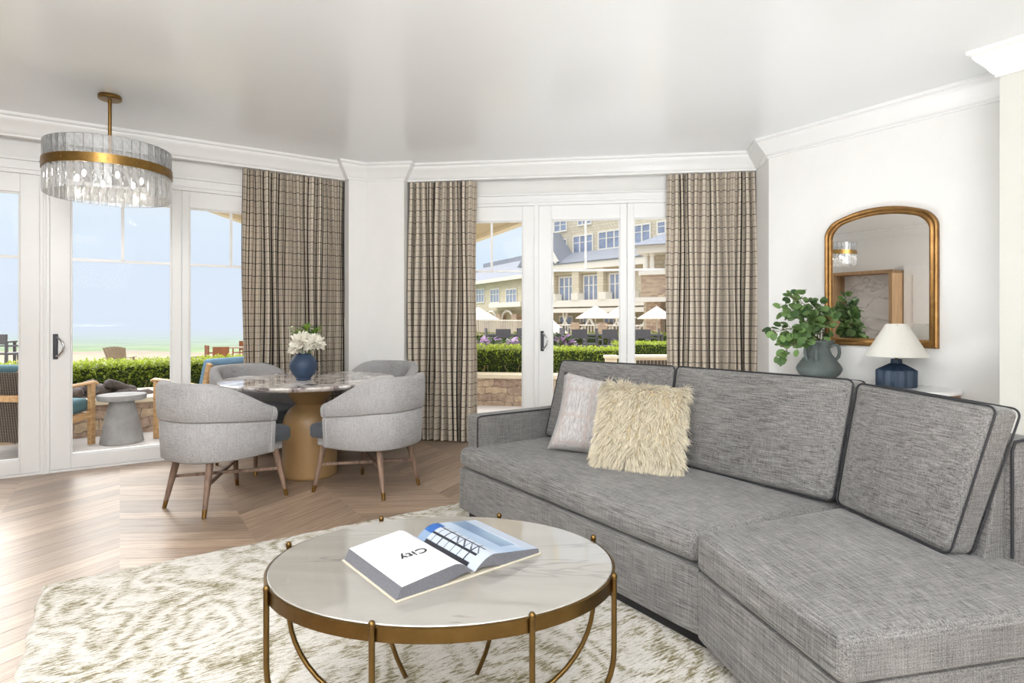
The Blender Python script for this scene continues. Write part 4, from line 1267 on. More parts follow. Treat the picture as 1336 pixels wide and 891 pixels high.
hedge('clipped hedge behind the vented wall in the rightmost pane', lambda t,o,z: Vector((t,0,z)) + Vector((0,13.6 - o,0)), 2.4, 4.2, 0, -.7, GZ, .66, 2400, 4)

# ------------------------------------------------------------------ stone walls and fire pit
def stonemat():
    m, nt, b = newmat('rubble_stone'); setb(b, S(160,140,116), .85, 0, .2)
    tc = nt.nodes.new('ShaderNodeTexCoord'); sx = nt.nodes.new('ShaderNodeSeparateXYZ'); nt.links.new(tc.outputs['Object'], sx.inputs[0])
    w1 = noise(nt, tc.outputs['Object'], 3.5, 3); w2 = noise(nt, coords(nt, scale=(1.3,1.1,1.7)), 4.5, 3)
    cx_ = nt.nodes.new('ShaderNodeCombineXYZ')
    nt.links.new(math_(nt, 'ADD', math_(nt, 'ADD', sx.outputs[0], math_(nt, 'MULTIPLY', sx.outputs[1], .6)), math_(nt, 'MULTIPLY', w1, .22)), cx_.inputs[0])
    nt.links.new(math_(nt, 'ADD', sx.outputs[2], math_(nt, 'MULTIPLY', w2, .13)), cx_.inputs[1])
    bt = nt.nodes.new('ShaderNodeTexBrick'); bt.inputs['Scale'].default_value = 1.0; bt.inputs['Brick Width'].default_value = .27; bt.inputs['Row Height'].default_value = .105
    bt.inputs['Mortar Size'].default_value = .007; bt.inputs['Mortar Smooth'].default_value = .6; bt.offset = .37; bt.squash = 1.5; bt.squash_frequency = 3
    bt.inputs['Color1'].default_value = (*S(150,124,112),1); bt.inputs['Color2'].default_value = (*S(206,182,150),1); bt.inputs['Mortar'].default_value = (*S(104,90,78),1)
    nt.links.new(cx_.outputs[0], bt.inputs['Vector'])
    n = noise(nt, tc.outputs['Object'], 16, 4)
    nt.links.new(mix(nt, .35, bt.outputs['Color'], ramp(nt, [(.3, S(112,94,84)), (.7, S(222,202,176))], n).outputs[0]), b.inputs['Base Color'])
    bump(nt, b, math_(nt, 'SUBTRACT', n, bt.outputs['Fac']), .5, .02)
    return m
STONE = stonemat(); CAPS = plain('pale_stone_cap', S(222,208,182), .7, var=.06)
fp = thing('fire_pit', 'rectangular stone fire pit with pale stone rim outside the left doors', 'fire pit')
f0, f1 = tl(0)-2.6, tl(222)
fx = -1.68
b = MB(left); 
b.box(f0, f1, fx-.16, fx, -.02, .31); b.box(f0, f1, fx-.98, fx-.82, -.02, .31); b.box(f0, f0+.16, fx-.82, fx-.16, -.02, .31); b.box(f1-.16, f1, fx-.82, fx-.16, -.02, .31)
b.build('stone_wall', STONE, fp)
b = MB(left); e = .03
b.box(f0-e, f1+e, fx-.2, fx+e, .31, .37); b.box(f0-e, f1+e, fx-.98-e, fx-.78, .31, .37); b.box(f0-e, f0+.2, fx-.78, fx-.2, .31, .37); b.box(f1-.2, f1+e, fx-.78, fx-.2, .31, .37)
b.build('rim', CAPS, fp, bevel=.012)
b = MB(left); b.box(f0+.15, f1-.15, fx-.84, fx-.14, .12, .26); b.build('lava_bed', plain('dark_lava_gravel', S(34,30,29), .95, var=.5, scale=40, bmp=1), fp)
CHAR = plain('charred_log', S(84,74,70), .85, var=.8, scale=12, bmp=.6)
rnd = random.Random(31)
first = None
for k in range(17):
    t = tl(60) + (f1-.16-tl(60))*((k*0.381) % 1.0); o = fx - .28 - .4*((k*.618) % 1.0); z = .33 + .085*(k % 3 == 0) + .035*(k % 2)
    if first is None:
        b = MB(); pts = []; rad = []
        for i in range(9):
            u = i/8; pts.append((-.15+.30*u, .012*sin(5*u), .014*sin(4*u+1))); rad.append(.046*(1+.14*sin(9*u)+.08*sin(17*u))*(.75 if i in (0,8) else 1))
        b.tube(pts, rad, 9); o_ = b.build('charred_log', CHAR, smooth=60); first = o_
    else:
        o_ = first.copy(); COL.objects.link(o_)
    o_.location = left(t, o, z); o_.rotation_euler = (rnd.uniform(0,6), rnd.uniform(-.3,.3), rnd.uniform(-.9,.9)+.6); s_ = rnd.uniform(.8,1.2); o_.scale = (s_, s_, s_)
    tag(o_, 'charred dark log lying in the stone fire pit', 'log', 'charred logs in the fire pit')
def stone_wall(label, fm, t0, t1, o0, o1, z0, z1, cap=.06, over=.04, vents=None):
    h = thing('garden_wall', label, 'wall')
    b = MB(fm); b.box(t0, t1, min(o0,o1), max(o0,o1), z0, z1-cap); b.build('masonry', STONE if vents is None else CAPS, h)
    b = MB(fm); b.box(t0-over, t1+over, min(o0,o1)-over, max(o0,o1)+over, z1-cap, z1); b.build('coping', CAPS, h, bevel=.01)
    if vents:
        b = MB(fm); n = vents
        for k in range(n):
            x = t0 + .12 + (t1-t0-.2)*k/n; b.prism([(x, max(o0,o1)+.002), (x+.07, max(o0,o1)+.002), (x+.07, max(o0,o1)-.02), (x, max(o0,o1)-.02)], z1-.27, z1-.10)
        b.build('vent_slots', plain('dark_vent', S(84,72,62), .9), h)
stone_wall('low stone wall with pale coping below the hedge beside the curtain', mid, tm(580)-1.6, tm(702), -2.45, -2.75, -.02, .43)
stone_wall('short stone wall end behind the sofa in the middle glass door', lambda t,o,z: Vector((t,12.2-o,z)), .72, 1.26, 0, -.4, GZ, .44)
stone_wall('pale garden wall with a row of dark vents in the rightmost pane', lambda t,o,z: Vector((t,12.6-o,z)), 2.55, 3.9, 0, -.4, GZ, .43, vents=15)
b = MB(); b.box(-.10,.10,-.10,.10,GZ,.48); b.box(-.125,.125,-.125,.125,.48,.54)
o = b.build('garden_pier', CAPS, bevel=.01); o.location = (at(797,463,11).x, 11.0, 0); tag(o, 'short pale stone pier between the two hedges, just above the sofa back', 'pier')

# ------------------------------------------------------------------ eaves over the corner of the terrace
SOF = plain('tan_soffit_boards', S(196,180,148), .8, var=.08, scale=1)
b = MB(); b.prism([(-3.50,6.30),(-3.56,9.9),(-.80,9.95),(.42,7.0),(.35,6.05),(-1.6,6.4),(-2.4,6.1)], 2.52, 2.62); structure(b.build('eave_soffit', SOF))
b = MB(); 
b.bar((-3.52,6.2,2.56),(-3.56,9.9,2.56),.09,.16); b.bar((-.80,9.95,2.56),(.50,6.9,2.56),.12,.18); b.bar((-3.56,9.9,2.56),(-.8,9.95,2.56),.09,.16)
structure(b.build('eave_beam', plain('cream_fascia', S(228,214,184), .7)))
b = MB(); b.box(-.09,.09,-.09,.09,-.02,2.5); o = b.build('eave_post', plain('cream_post', S(226,216,196), .7)); o.location = (-2.35, 9.6, 0); structure(o)

# ------------------------------------------------------------------ things on the terrace, left
b = MB(); b.lathe([(0,.001),(.185,.001),(.19,.006),(.175,.1),(.145,.26),(.112,.39),(.105,.425),(.20,.428),(.212,.434),(.216,.46),(.212,.482),(.0,.484)], 40)
m = plain('grey_concrete', S(150,148,146), .85, var=.16, scale=9, bmp=.2)
o = b.build('side_table', m, smooth=40); o.location = (*ground(160,578).xy, -.02); o.location.y += .14; o.location.x -= .1; tag(o, 'grey concrete pedestal side table outside the left glass door', 'side table')
TEAK = wood('honey_teak', S(172,130,84), S(214,176,128), 'y', .5)
RATTAN = None
m, nt, bq = newmat('brown_rattan'); setb(bq, S(96,84,74), .7, 0, .3)
wv = nt.nodes.new('ShaderNodeTexWave'); wv.bands_direction = 'X'; wv.inputs['Scale'].default_value = 14; wv.inputs['Distortion'].default_value = .4; nt.links.new(coords(nt), wv.inputs['Vector'])
w2 = nt.nodes.new('ShaderNodeTexWave'); w2.bands_direction = 'Z'; w2.inputs['Scale'].default_value = 22; nt.links.new(coords(nt), w2.inputs['Vector'])
hh = math_(nt, 'MULTIPLY', wv.outputs['Fac'], w2.outputs['Fac']); nt.links.new(ramp(nt, [(.05, S(48,40,36)), (.6, S(134,120,104))], hh).outputs[0], bq.inputs['Base Color']); bump(nt, bq, hh, .6, .01)
RATTAN = m
TEALC = plain('teal_outdoor_cloth', S(84,118,126), .85, var=.05)
BLUEC = plain('dusty_blue_outdoor_cloth', S(112,146,172), .85, var=.05)
def lounge(label, cushion_mat, loc, rz):
    """outdoor armchair, local +y is the front"""
    t = thing('outdoor_armchair', label, 'armchair', loc, rz)
    for sx in (-1,1):
        a = MB(); a.bar((sx*.34,.36,0),(sx*.34,.36,.60),.045,.055); a.build('front_leg', TEAK, t, bevel=.006)
        a = MB(); a.bar((sx*.34,-.36,0),(sx*.34,-.31,.40),.045,.05); a.bar((sx*.34,-.31,.40),(sx*.34,-.42,.80),.045,.05); a.build('rear_leg', TEAK, t, bevel=.006)
        a = MB(); a.tube([(sx*.345,.42,.595),(sx*.345,.38,.612),(sx*.345,.1,.60),(sx*.345,-.37,.57)], [.026,.03,.03,.026], 8, flat=.6); a.build('armrest', TEAK, t, smooth=60)
        a = MB(); a.bar((sx*.34,.36,.30),(sx*.34,-.33,.24),.035,.06); a.build('side_rail', TEAK, t, bevel=.004)
    a = MB(); a.bar((-.34,.36,.29),(.34,.36,.29),.035,.06); a.bar((-.34,-.33,.25),(.34,-.33,.25),.035,.06); a.bar((-.34,-.375,.63),(.34,-.375,.63),.035,.05); a.bar((-.34,-.455,.56),(.34,-.455,.56),.03,.055); a.build('cross_rails', TEAK, t, bevel=.004)
    a = MB(); a.hexa([(-.33,-.38,.17),(.33,-.38,.17),(.33,-.355,.17),(-.33,-.355,.17),(-.33,-.455,.78),(.33,-.455,.78),(.33,-.43,.78),(-.33,-.43,.78)]); a.build('woven_back', RATTAN, t)
    a = MB(); cushion(a, [(-.31,-.28,.29),(.31,-.28,.29),(.31,.38,.33),(-.31,.38,.33),(-.31,-.28,.42),(.31,-.28,.42),(.31,.38,.46),(-.31,.38,.46)], r=.04, puff=.015, n=12); a.build('seat_cushion', cushion_mat, t, smooth=180)
    a = MB(); cushion(a, [(-.31,-.30,.42),(.31,-.30,.42),(.31,-.41,.84),(-.31,-.41,.84),(-.31,-.16,.42),(.31,-.16,.42),(.31,-.28,.84),(-.31,-.28,.84)], r=.04, puff=.015, n=12); a.build('back_cushion', cushion_mat, t, smooth=180)
    return t
rz = radians(-3)
R2 = Matrix.Rotation(rz, 3, 'Z'); p = Vector((-4.16,5.80,0)) - R2 @ Vector((.34,.36,0))
lounge('teak armchair with teal cushions and woven back, left of the concrete side table', TEALC, (p.x, p.y, -.02), rz)
lounge('teak armchair with dusty blue cushions behind the left-hand dining chairs', BLUEC, (-3.22, 6.25, -.02), radians(66))

def adirondack(label, loc, rz):
    t = thing('adirondack_chair', label, 'garden chair', loc, rz, 'weathered garden chairs on the far patio')
    m = WEATH
    b = MB()
    for k in range(7):
        x = -.27 + .09*k; b.hexa([(x-.04,-.30,.28),(x+.04,-.30,.28),(x+.04,-.275,.28),(x-.04,-.275,.28),(x*1.25-.05,-.62,1.02-.6*x*x),(x*1.25+.05,-.62,1.02-.6*x*x),(x*1.25+.05,-.595,1.02-.6*x*x),(x*1.25-.05,-.595,1.02-.6*x*x)])
    b.build('slatted_back', m, t)
    b = MB()
    for k in range(6): b.box(-.28,.28,-.28+.11*k,-.18+.11*k,.28+.025*k,.305+.025*k)
    b.build('slatted_seat', m, t)
    for sx in (-1,1):
        b = MB(); b.box(sx*.36-.07,sx*.36+.07,-.40,.36,.545,.57); b.build('armrest', m, t)
        b = MB(); b.box(sx*.31-.02,sx*.31+.02,.28,.40,0,.545); b.build('front_leg', m, t)
        b = MB(); b.hexa([(sx*.31-.02,-.6,0),(sx*.31+.02,-.6,0),(sx*.31+.02,.28,.34),(sx*.31-.02,.28,.34),(sx*.31-.02,-.6,.10),(sx*.31+.02,-.6,.10),(sx*.31+.02,.28,.44),(sx*.31-.02,.28,.44)]); b.build('side_board', m, t)
    return t
WEATH = plain('weathered_grey_teak', S(152,136,117), .85, var=.12)
def atg(px, d): return ((px-CX)*d/F, d, GZ)
a0 = adirondack('weathered garden chair seen from behind, above the hedge in the left glass door', atg(158,20.5), radians(12))
a0.scale = (.9,.9,.86)
dup(a0, atg(252,20.5), radians(-62), 'weathered garden chair seen from the side, right of the door mullion')
TERRA = wood('orange_teak_chair', S(112,64,38), S(156,100,64), 'z', .6)
def patio_chair(label, loc, rz, mat=None, group='teak dining chairs on the far patio'):
    mat = mat or TERRA
    t = thing('patio_chair', label, 'garden chair', loc, rz, group)
    for sx in (-1,1):
        for y, h_ in ((-.22,.9),(.22,.62)):
            b = MB(); b.box(sx*.23-.02,sx*.23+.02,y-.02,y+.02,0,h_); b.build('leg', mat, t)
    b = MB(); b.box(-.23,.23,-.22,.22,.42,.46); b.build('seat', mat, t)
    b = MB(); b.box(-.21,.21,-.235,-.215,.52,.90); b.build('backrest', mat, t)
    for sx in (-1,1):
        b = MB(); b.box(sx*.23-.025,sx*.23+.025,-.22,.25,.62,.645); b.build('armrest', mat, t)
    return t
p0 = patio_chair('orange teak patio chair on the left of the far patio table', atg(279,20.5), radians(-50))
dup(p0, atg(291,19.5), radians(10), 'orange teak patio chair seen square from behind at the far patio table')
dup(p0, atg(315,24.2), radians(170), 'orange teak patio chair on the far side of the patio table, by the curtain')
t = thing('patio_table', 'grey patio table beside the orange teak chairs far outside', 'table', atg(306,22.6), radians(10))
b = MB(); b.box(-.5,.5,-.4,.4,.70,.74); b.build('tabletop', WEATH, t)
for sx in (-1,1):
    for sy in (-1,1):
        b = MB(); b.box(sx*.44-.03,sx*.44+.03,sy*.34-.03,sy*.34+.03,0,.70); b.build('leg', WEATH, t)

# ------------------------------------------------------------------ bar stools and tables
DKW = plain('charcoal_metal_furniture', S(84,82,86), .6, var=.08)
def stool(label, loc, rz, group):
    t = thing('bar_stool', label, 'bar stool', loc, rz, group)
    for sx in (-1,1):
        b = MB(); b.bar((sx*.22,-.24,0),(sx*.2,-.2,1.28),.04,.04); b.build('rear_leg', DKW, t)
        b = MB(); b.bar((sx*.22,.24,0),(sx*.2,.2,.80),.04,.04); b.build('front_leg', DKW, t)
        b = MB(); b.bar((sx*.21,-.21,.98),(sx*.21,.22,.98),.045,.03); b.build('armrest', DKW, t)
    b = MB(); b.box(-.22,.22,-.22,.22,.76,.81); b.build('seat', DKW, t)
    b = MB(); b.hexa([(-.2,-.22,1.02),(.2,-.22,1.02),(.2,-.195,1.02),(-.2,-.195,1.02),(-.2,-.225,1.28),(.2,-.225,1.28),(.2,-.2,1.28),(-.2,-.2,1.28)]); b.build('backrest', DKW, t)
    b = MB(); b.bar((-.21,.22,.30),(.21,.22,.30),.03,.03); b.bar((-.21,-.22,.30),(.21,-.22,.30),.03,.03); b.build('footrest', DKW, t)
    return t
SG = 'charcoal bar stools on the patio'
def atz(px, d, z=-.36): return ((px-CX)*d/F, d, z)
s0 = stool('tall charcoal bar stool seen from behind in the narrow pane by the curtain', atz(656,17.5), radians(4), SG)
dup(s0, atz(670,19), radians(70), 'tall charcoal bar stool turned sideways at the right of the narrow pane')
dup(s0, atz(642,19), radians(-80), 'tall charcoal bar stool at the left of the narrow pane, next to the curtain')
dup(s0, atz(754,17), radians(5), 'charcoal bar stool seen square from behind under the middle parasol')
dup(s0, atz(770,18.5), radians(75), 'charcoal bar stool turned sideways beside the middle parasol pole')
dup(s0, atz(793,17), radians(6), 'charcoal bar stool right of the middle parasol pole, seen from behind')
dup(s0, atz(741,19.5), radians(-75), 'charcoal bar stool beside the purple flowers in the middle glass door')
dup(s0, atz(806,18), radians(70), 'charcoal bar stool at the right edge of the middle glass door')
dup(s0, atz(836,17), radians(4), 'charcoal bar stool seen from behind at the left of the rightmost pane')
dup(s0, atz(851,18.5), radians(75), 'charcoal bar stool by the parasol pole in the rightmost pane')
def bartable(label, loc, rz):
    t = thing('bar_table', label, 'table', loc, rz)
    b = MB(); b.box(-.5,.5,-.3,.3,1.0,1.05); b.build('tabletop', DKW, t)
    for sx in (-1,1):
        for sy in (-1,1):
            b = MB(); b.box(sx*.45-.03,sx*.45+.03,sy*.25-.03,sy*.25+.03,0,1.0); b.build('leg', DKW, t)
    return t
b0 = bartable('charcoal high table among the bar stools in the middle glass door', atz(779,20.6), 0)
dup(b0, atz(655,20.6), 0, 'charcoal high table among the bar stools in the narrow pane')
dup(b0, atz(845,20.6), 0, 'charcoal high table in the rightmost pane')
b1 = stool('charcoal bar stool on the far left, above the hedge by the leftmost pane', atz(16,15,-.45), radians(-28), SG)
dup(b0, atz(-12,16.4,-.45), radians(20), 'charcoal high table at the far left edge above the hedge')
# parasols
CANV = plain('cream_parasol_canvas', S(216,206,190), .8, var=.03)
POLEM = plain('pale_parasol_pole', S(206,200,190), .6)
def parasol(label, loc, zt, r):
    t = thing('parasol', label, 'parasol', loc, 0, 'cream parasols by the lodge')
    h_ = zt - loc[2]
    b = MB(); b.lathe([(0,h_),(.06,h_-.005),(r*.5,h_-.30),(r,h_-.62),(r,h_-.66),(r*.5,h_-.35),(0,h_-.1)], 8); b.build('canopy', CANV, t, smooth=15)
    b = MB(); b.tube([(0,0,.03),(0,0,h_+.06)], .03, 8); b.build('pole', POLEM, t, smooth=60)
    b = MB(); b.lathe([(0,0),(.32,0),(.32,.06),(0,.08)], 20); b.build('base', POLEM, t, smooth=40)
    return t
parasol('open cream parasol over the bar stools at the centre of the middle glass door', (at(777,400,30).x, 30, GZ), at(777,399,30).z, 1.02)
parasol('open cream parasol half hidden by the right stile of the middle glass door', (at(808,400,33).x, 33, GZ), at(808,400,33).z, .98)
parasol('open cream parasol in front of the stone turret in the rightmost pane', (at(857,400,31).x, 31, GZ), at(857,400,31).z, 1.05)
parasol('low cream parasol at the left edge of the middle glass door', (at(716,417,24).x, 24, GZ), at(716,414,24).z, .78)
parasol('open cream parasol in the narrow pane beside the curtain', (at(624,400,30).x, 30, GZ), at(624,401,30).z, 1.1)
# flowers
def flowers(label, p0, p1, n, seed, h=.5):
    rnd = random.Random(seed); t = thing('flower_bed', label, 'flower bed'); t['kind'] = 'stuff'
    lv = MB(); cols = []
    for k in range(n):
        p = Vector(p0).lerp(Vector(p1), rnd.random()) + Vector((0, rnd.uniform(-.3,.3), h*rnd.random()))
        pet = rnd.random() < .32 and p.z > p0[2]+h*.45
        c_ = (S(190,150,200) if rnd.random() < .6 else S(226,206,226)) if pet else (S(70,96,50) if rnd.random() < .6 else S(120,150,80))
        leafblade(lv, p, Vector((rnd.uniform(-1,1),rnd.uniform(-1,0),rnd.uniform(0,1))), .14 if not pet else .16, .08 if not pet else .13, Vector((0,0,1)), cols, (*c_,1), nseg=2)
    lv.build('foliage', LEAFH, t, recalc=False, smooth=180, cols=cols)
flowers('bed of purple and white flowers below the stools in the narrow pane', (at(618,450,16).x,16,.0), (at(690,450,16).x,16,.0), 700, 1, .65)
flowers('bed of purple flowers at the left of the middle glass door', (at(712,455,16).x,16,.1), (at(750,455,16).x,16,.0), 600, 2, .70)
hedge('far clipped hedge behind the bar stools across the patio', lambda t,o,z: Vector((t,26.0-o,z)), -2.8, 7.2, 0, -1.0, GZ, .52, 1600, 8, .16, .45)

# ------------------------------------------------------------------ the lodge
SHING = None
m, nt, bq = newmat('cream_shingles'); setb(bq, S(212,200,164), .85, 0, .2)
bt = nt.nodes.new('ShaderNodeTexBrick'); bt.inputs['Scale'].default_value = 1.0; bt.inputs['Brick Width'].default_value = .35; bt.inputs['Row Height'].default_value = .24; bt.inputs['Mortar Size'].default_value = .012
bt.inputs['Color1'].default_value = (*S(212,202,180),1); bt.inputs['Color2'].default_value = (*S(200,189,166),1); bt.inputs['Mortar'].default_value = (*S(172,160,136),1)
tc = nt.nodes.new('ShaderNodeTexCoord'); sx = nt.nodes.new('ShaderNodeSeparateXYZ'); nt.links.new(tc.outputs['Object'], sx.inputs[0])
cx_ = nt.nodes.new('ShaderNodeCombineXYZ'); nt.links.new(math_(nt,'ADD',sx.outputs[0],sx.outputs[1]), cx_.inputs[0]); nt.links.new(sx.outputs[2], cx_.inputs[1]); nt.links.new(cx_.outputs[0], bt.inputs['Vector'])
nt.links.new(bt.outputs['Color'], bq.inputs['Base Color']); SHING = m
SLATE = plain('grey_slate_roof', S(136,139,147), .8, var=.12, scale=4)
LWHITE = plain('lodge_white_trim', S(222,217,206), .7, var=.02)
PANE = plain('lodge_window_pane', S(140,150,172), .15, 0, .6, var=.2, scale=1.2)
SHADE_ = plain('shaded_wall', S(176,164,136), .9, var=.06)  # shingle colour darkened, porch and eave shade put into it
class Facade:
    """s along the front (to the right), o outwards to the viewer, z up"""
    def __init__(s, name, label, P0, ang):
        s.t = thing(name, label, 'building', (P0[0], P0[1], GZ), ang)     # local x along, -y outwards
    def M(s, s_, o, z): return Vector((s_, -o, z - GZ))
    def box(s, nm, mat, s0, s1, o0, o1, z0, z1, parent=None):
        b = MB(s.M); b.box(s0, s1, o0, o1, z0, z1); return b.build(nm, mat, parent or s.t)
    def slab(s, nm, mat, pts):
        b = MB(s.M); b.add(pts, [(0,1,2,3)]); return b.build(nm, mat, s.t)
    def window(s, s0, s1, z0, z1, o, lights=3):
        f = MB(s.M); fw = .10
        f.box(s0-.12, s1+.12, o, o+.06, z0-.14, z0); f.box(s0-.12, s1+.12, o, o+.06, z1, z1+.14)
        f.box(s0-.12, s0, o, o+.06, z0, z1); f.box(s1, s1+.12, o, o+.06, z0, z1)
        for k in range(1, lights): x = s0+(s1-s0)*k/lights; f.box(x-.06, x+.06, o, o+.05, z0, z1)
        f.box(s0, s1, o, o+.035, z0+(z1-z0)*.62-.03, z0+(z1-z0)*.62+.03)
        fo = f.build('window', LWHITE, s.t)
        p = MB(s.M); p.box(s0, s1, o-.02, o+.012, z0, z1); p.build('pane', PANE, fo)
    def ray_s(s, px, o=0.0):
        return 0
fd = Vector((.656,-.755,0)); P0 = (6.59, 45.0); fang = atan2(fd.y, fd.x)
no = Vector((-.755,-.656,0))
def fs(px, o=0.0):           # facade coordinate along the front for an image column at offset o
    r = ray(px); ax, ay = P0[0]+no.x*o, P0[1]+no.y*o
    return (r*ay - ax)/(fd.x - r*fd.y)
def fz(px, py, o=0.0):
    s_ = fs(px, o); d = P0[1] + fd.y*s_ + no.y*o; return H + (HY-py)*d/F
L = Facade('lodge_building', 'large cream shingled lodge with slate roofs seen through the middle glass doors', P0, fang)
gz = fz(780,341)
L.box('wall', SHING, fs(700), 9, -8, 0, GZ, gz+.2)
L.box('upper_wall', SHING, fs(703,-2.2), 14, -12, -2.2, gz-.5, gz+9)
L.slab('roof', SLATE, [(fs(698),.55,gz),(9.5,.55,gz),(9.5,-2.25,gz+1.25),(fs(698),-2.25,gz+1.25)])
L.box('fascia', LWHITE, fs(698), 9.5, .25, .6, gz-.55, gz-.02)
L.box('gutter', plain('dark_gutter', S(112,118,124), .6), fs(698), 9.5, .55, .66, gz-.04, gz+.06)
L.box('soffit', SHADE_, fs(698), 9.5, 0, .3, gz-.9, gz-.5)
zt, zb = fz(775,360), fz(775,391)
for a, b_ in ((731,749),(763,781),(797,816)):
    L.window(fs(a), fs(b_), zb, zt, .02, 3)
for a, b_ in ((722,728),(751,760),(784,792),(819,826)):
    L.box('pilaster', SHING, fs(a), fs(b_), 0, .45, zb-.6, gz-.5)
pz = fz(780,395)
L.box('balcony_roof', LWHITE, fs(698), 9, 0, 1.1, pz-.30, pz+.22)
L.box('balcony_beam', LWHITE, fs(698), 9, .7, 1.25, pz-.75, pz-.42)
L.box('recess_shade', SHADE_, fs(700), 9, 0, .05, GZ, pz-.4)  # thin sheet on the wall front carrying the porch shade as colour
for px in (722, 751, 787, 822):
    s_ = fs(px, 1.0)
    L.box('porch_pier', STONE, s_-.45, s_+.45, .5, 1.1, GZ, pz-1.5)
    b = MB(L.M)
    for sg in (-1,1):
        pts = [(s_+sg*(.3+1.1*sin(a)), .9, pz-2.0+1.3*(1-cos(a))) for a in [k*pi/2/6 for k in range(7)]]
        b.tube(pts, .1, 6)
    b.build('bracket', LWHITE, L.t, smooth=60)
    L.box('lantern_block', LWHITE, s_-.35, s_+.35, .4, 1.15, pz+.2, pz+.75)
for a, b_ in ((731,746),(758,764),(789,800)):
    L.window(fs(a,.1), fs(b_,.1), GZ+.3, pz-1.1, .06, 2)
rl = MB(L.M)
for k in range(48): rl.box(-5.5+.3*k, -5.44+.3*k, 1.0, 1.06, GZ+.3, GZ+1.3)
rl.box(-5.5, 9, .98, 1.08, GZ+1.3, GZ+1.4); rl.build('porch_railing', LWHITE, L.t)
UO = -2.2
for a, b_, y0, y1, n in ((749,773,308,329,3),(782,812,302,323,3),(755,771,278,292,3),(724,739,289,301,2),(724,739,314,333,2),(828,848,294,316,2),(859,868,290,304,1),(786,808,266,281,3)):
    mx_ = (a+b_)/2
    L.window(fs(a,UO), fs(b_,UO), fz(mx_,y1,UO), fz(mx_,y0,UO), UO+.02, n)
dz = fz(720,318,-1)
b = MB(L.M); s0_ = fs(722,-.9); b.add([(s0_-3.2,.4,gz+.1),(s0_+1.7,.4,gz+.25),(s0_-.4,.4,gz+3.0),(s0_-3.2,-2.2,gz+.1),(s0_+1.7,-2.2,gz+.25),(s0_-.4,-2.2,gz+3.0)], [(0,1,2),(1,4,5,2),(0,2,5,3)]); b.build('gable_roof', SLATE, L.t)
b = MB(L.M); b.bar((s0_+1.75,.45,gz+.15),(s0_-.4,.45,gz+3.05),.2,.35); b.build('gable_trim', LWHITE, L.t)

# stone turret with columns, right
T = Facade('stone_turret', 'stone based turret with cream columns and slate cap in the rightmost pane', (at(836,400,34).x, 34.0), radians(-28))
td = 34.0
def tz(py, d=34.0): return H + (HY-py)*d/F
T.box('stone_base', STONE, 0, 5, -4, 0, tz(391), tz(357))
T.box('porch_beam', LWHITE, -.4, 5, -.2, .25, tz(394), tz(388))
T.box('stone_post', STONE, .3, 1.1, -.8, -.1, GZ, tz(394))
T.box('back_wall', SHING, -.1, 5, -4, -1.0, GZ, tz(322))
T.box('porch_shade_panel', plain('porch_shade', S(96,84,78), .9), 1.2, 5, -.95, -.9, GZ, tz(402))  # thin dark panel, the shade of a porch opening put into its colour
T.box('sill', LWHITE, -.1, 5, -.3, .12, tz(359), tz(354))
for x in (.25, .62, 2.35):
    b = MB(); b.lathe([(.20,0),(.20,.12),(.15,.16),(.12,tz(331)-tz(354)-.15),(.17,tz(331)-tz(354)-.1),(.17,tz(331)-tz(354))], 12)
    o = b.build('column', LWHITE, T.t, smooth=40); o.location = T.M(x, -.12, tz(354))
T.window(1.25, 1.9, tz(366), tz(341), -.98, 1)
T.box('entablature', LWHITE, -.2, 5, -4, .25, tz(331), tz(321))
b = MB(T.M); b.add([(-.5,.55,tz(321)),(5.5,.55,tz(321)),(5.5,-5,tz(321)),(-.5,-5,tz(321)),(2.6,-2.2,tz(288))], [(0,1,4),(1,2,4),(2,3,4),(3,0,4),(0,3,2,1)]); b.build('roof', SLATE, T.t)

# far wing, left
wd = Vector((.44,-.898,0)); W0 = (at(690,400,60).x, 60.0)
Wg = Facade('lodge_wing', 'distant cream lodge wing under a grey slate roof in the narrow pane', W0, atan2(wd.y, wd.x))
wn = Vector((-.898,-.44,0))
def ws(px, o=0.0):
    r = ray(px); ax, ay = W0[0]+wn.x*o, W0[1]+wn.y*o; return (r*ay-ax)/(wd.x-r*wd.y)
def wz(px, py, o=0.0):
    s_ = ws(px, o); d = W0[1]+wd.y*s_+wn.y*o; return H+(HY-py)*d/F
ez = wz(655,363)
Wg.box('wall', SHING, -22, 3, -8, 0, GZ, ez)
Wg.slab('roof', SLATE, [(-23,.7,ez),(3.6,.7,ez),(3.6,-4.5,ez+2.6),(-23,-4.5,ez+2.6)])
Wg.box('ridge_block', SLATE, -22, -9, -9, -4.4, ez+1, ez+3.1)
Wg.box('fascia', LWHITE, -23, 3.6, .5, .75, ez-.4, ez)
for a, b_ in ((622,632),(640.5,651.5),(661,674)):
    Wg.window(ws(a), ws(b_), wz((a+b_)/2,394), wz((a+b_)/2,378), .02, 3)
Wg.box('balcony', LWHITE, ws(648), ws(690), 0, 1.0, wz(665,401), wz(665,395))
Wg.box('recess_shade', SHADE_, -22, 3, 0, .05, GZ, wz(655,405))  # sheet on the wing front with arcade shade as its colour
for px in (636, 657, 678):
    s_ = ws(px); Wg.box('porch_pier', STONE, s_-.6, s_+.6, 0, .7, GZ, wz(px,410))
for px in (646.5, 667.5):
    s_ = ws(px); b = MB(Wg.M); b.tube([(s_-1.5*cos(a), .5, wz(px,420)+1.2*sin(a)) for a in [pi*k/10 for k in range(11)]], .14, 6); b.build('arch', LWHITE, Wg.t, smooth=60)
b = MB(Wg.M)
for k in range(70): b.box(-21+.34*k, -20.93+.34*k, 1.3, 1.37, GZ+.3, GZ+1.6)
b.box(-21, 3, 1.28, 1.4, GZ+1.6, GZ+1.72); b.build('railing', LWHITE, Wg.t)
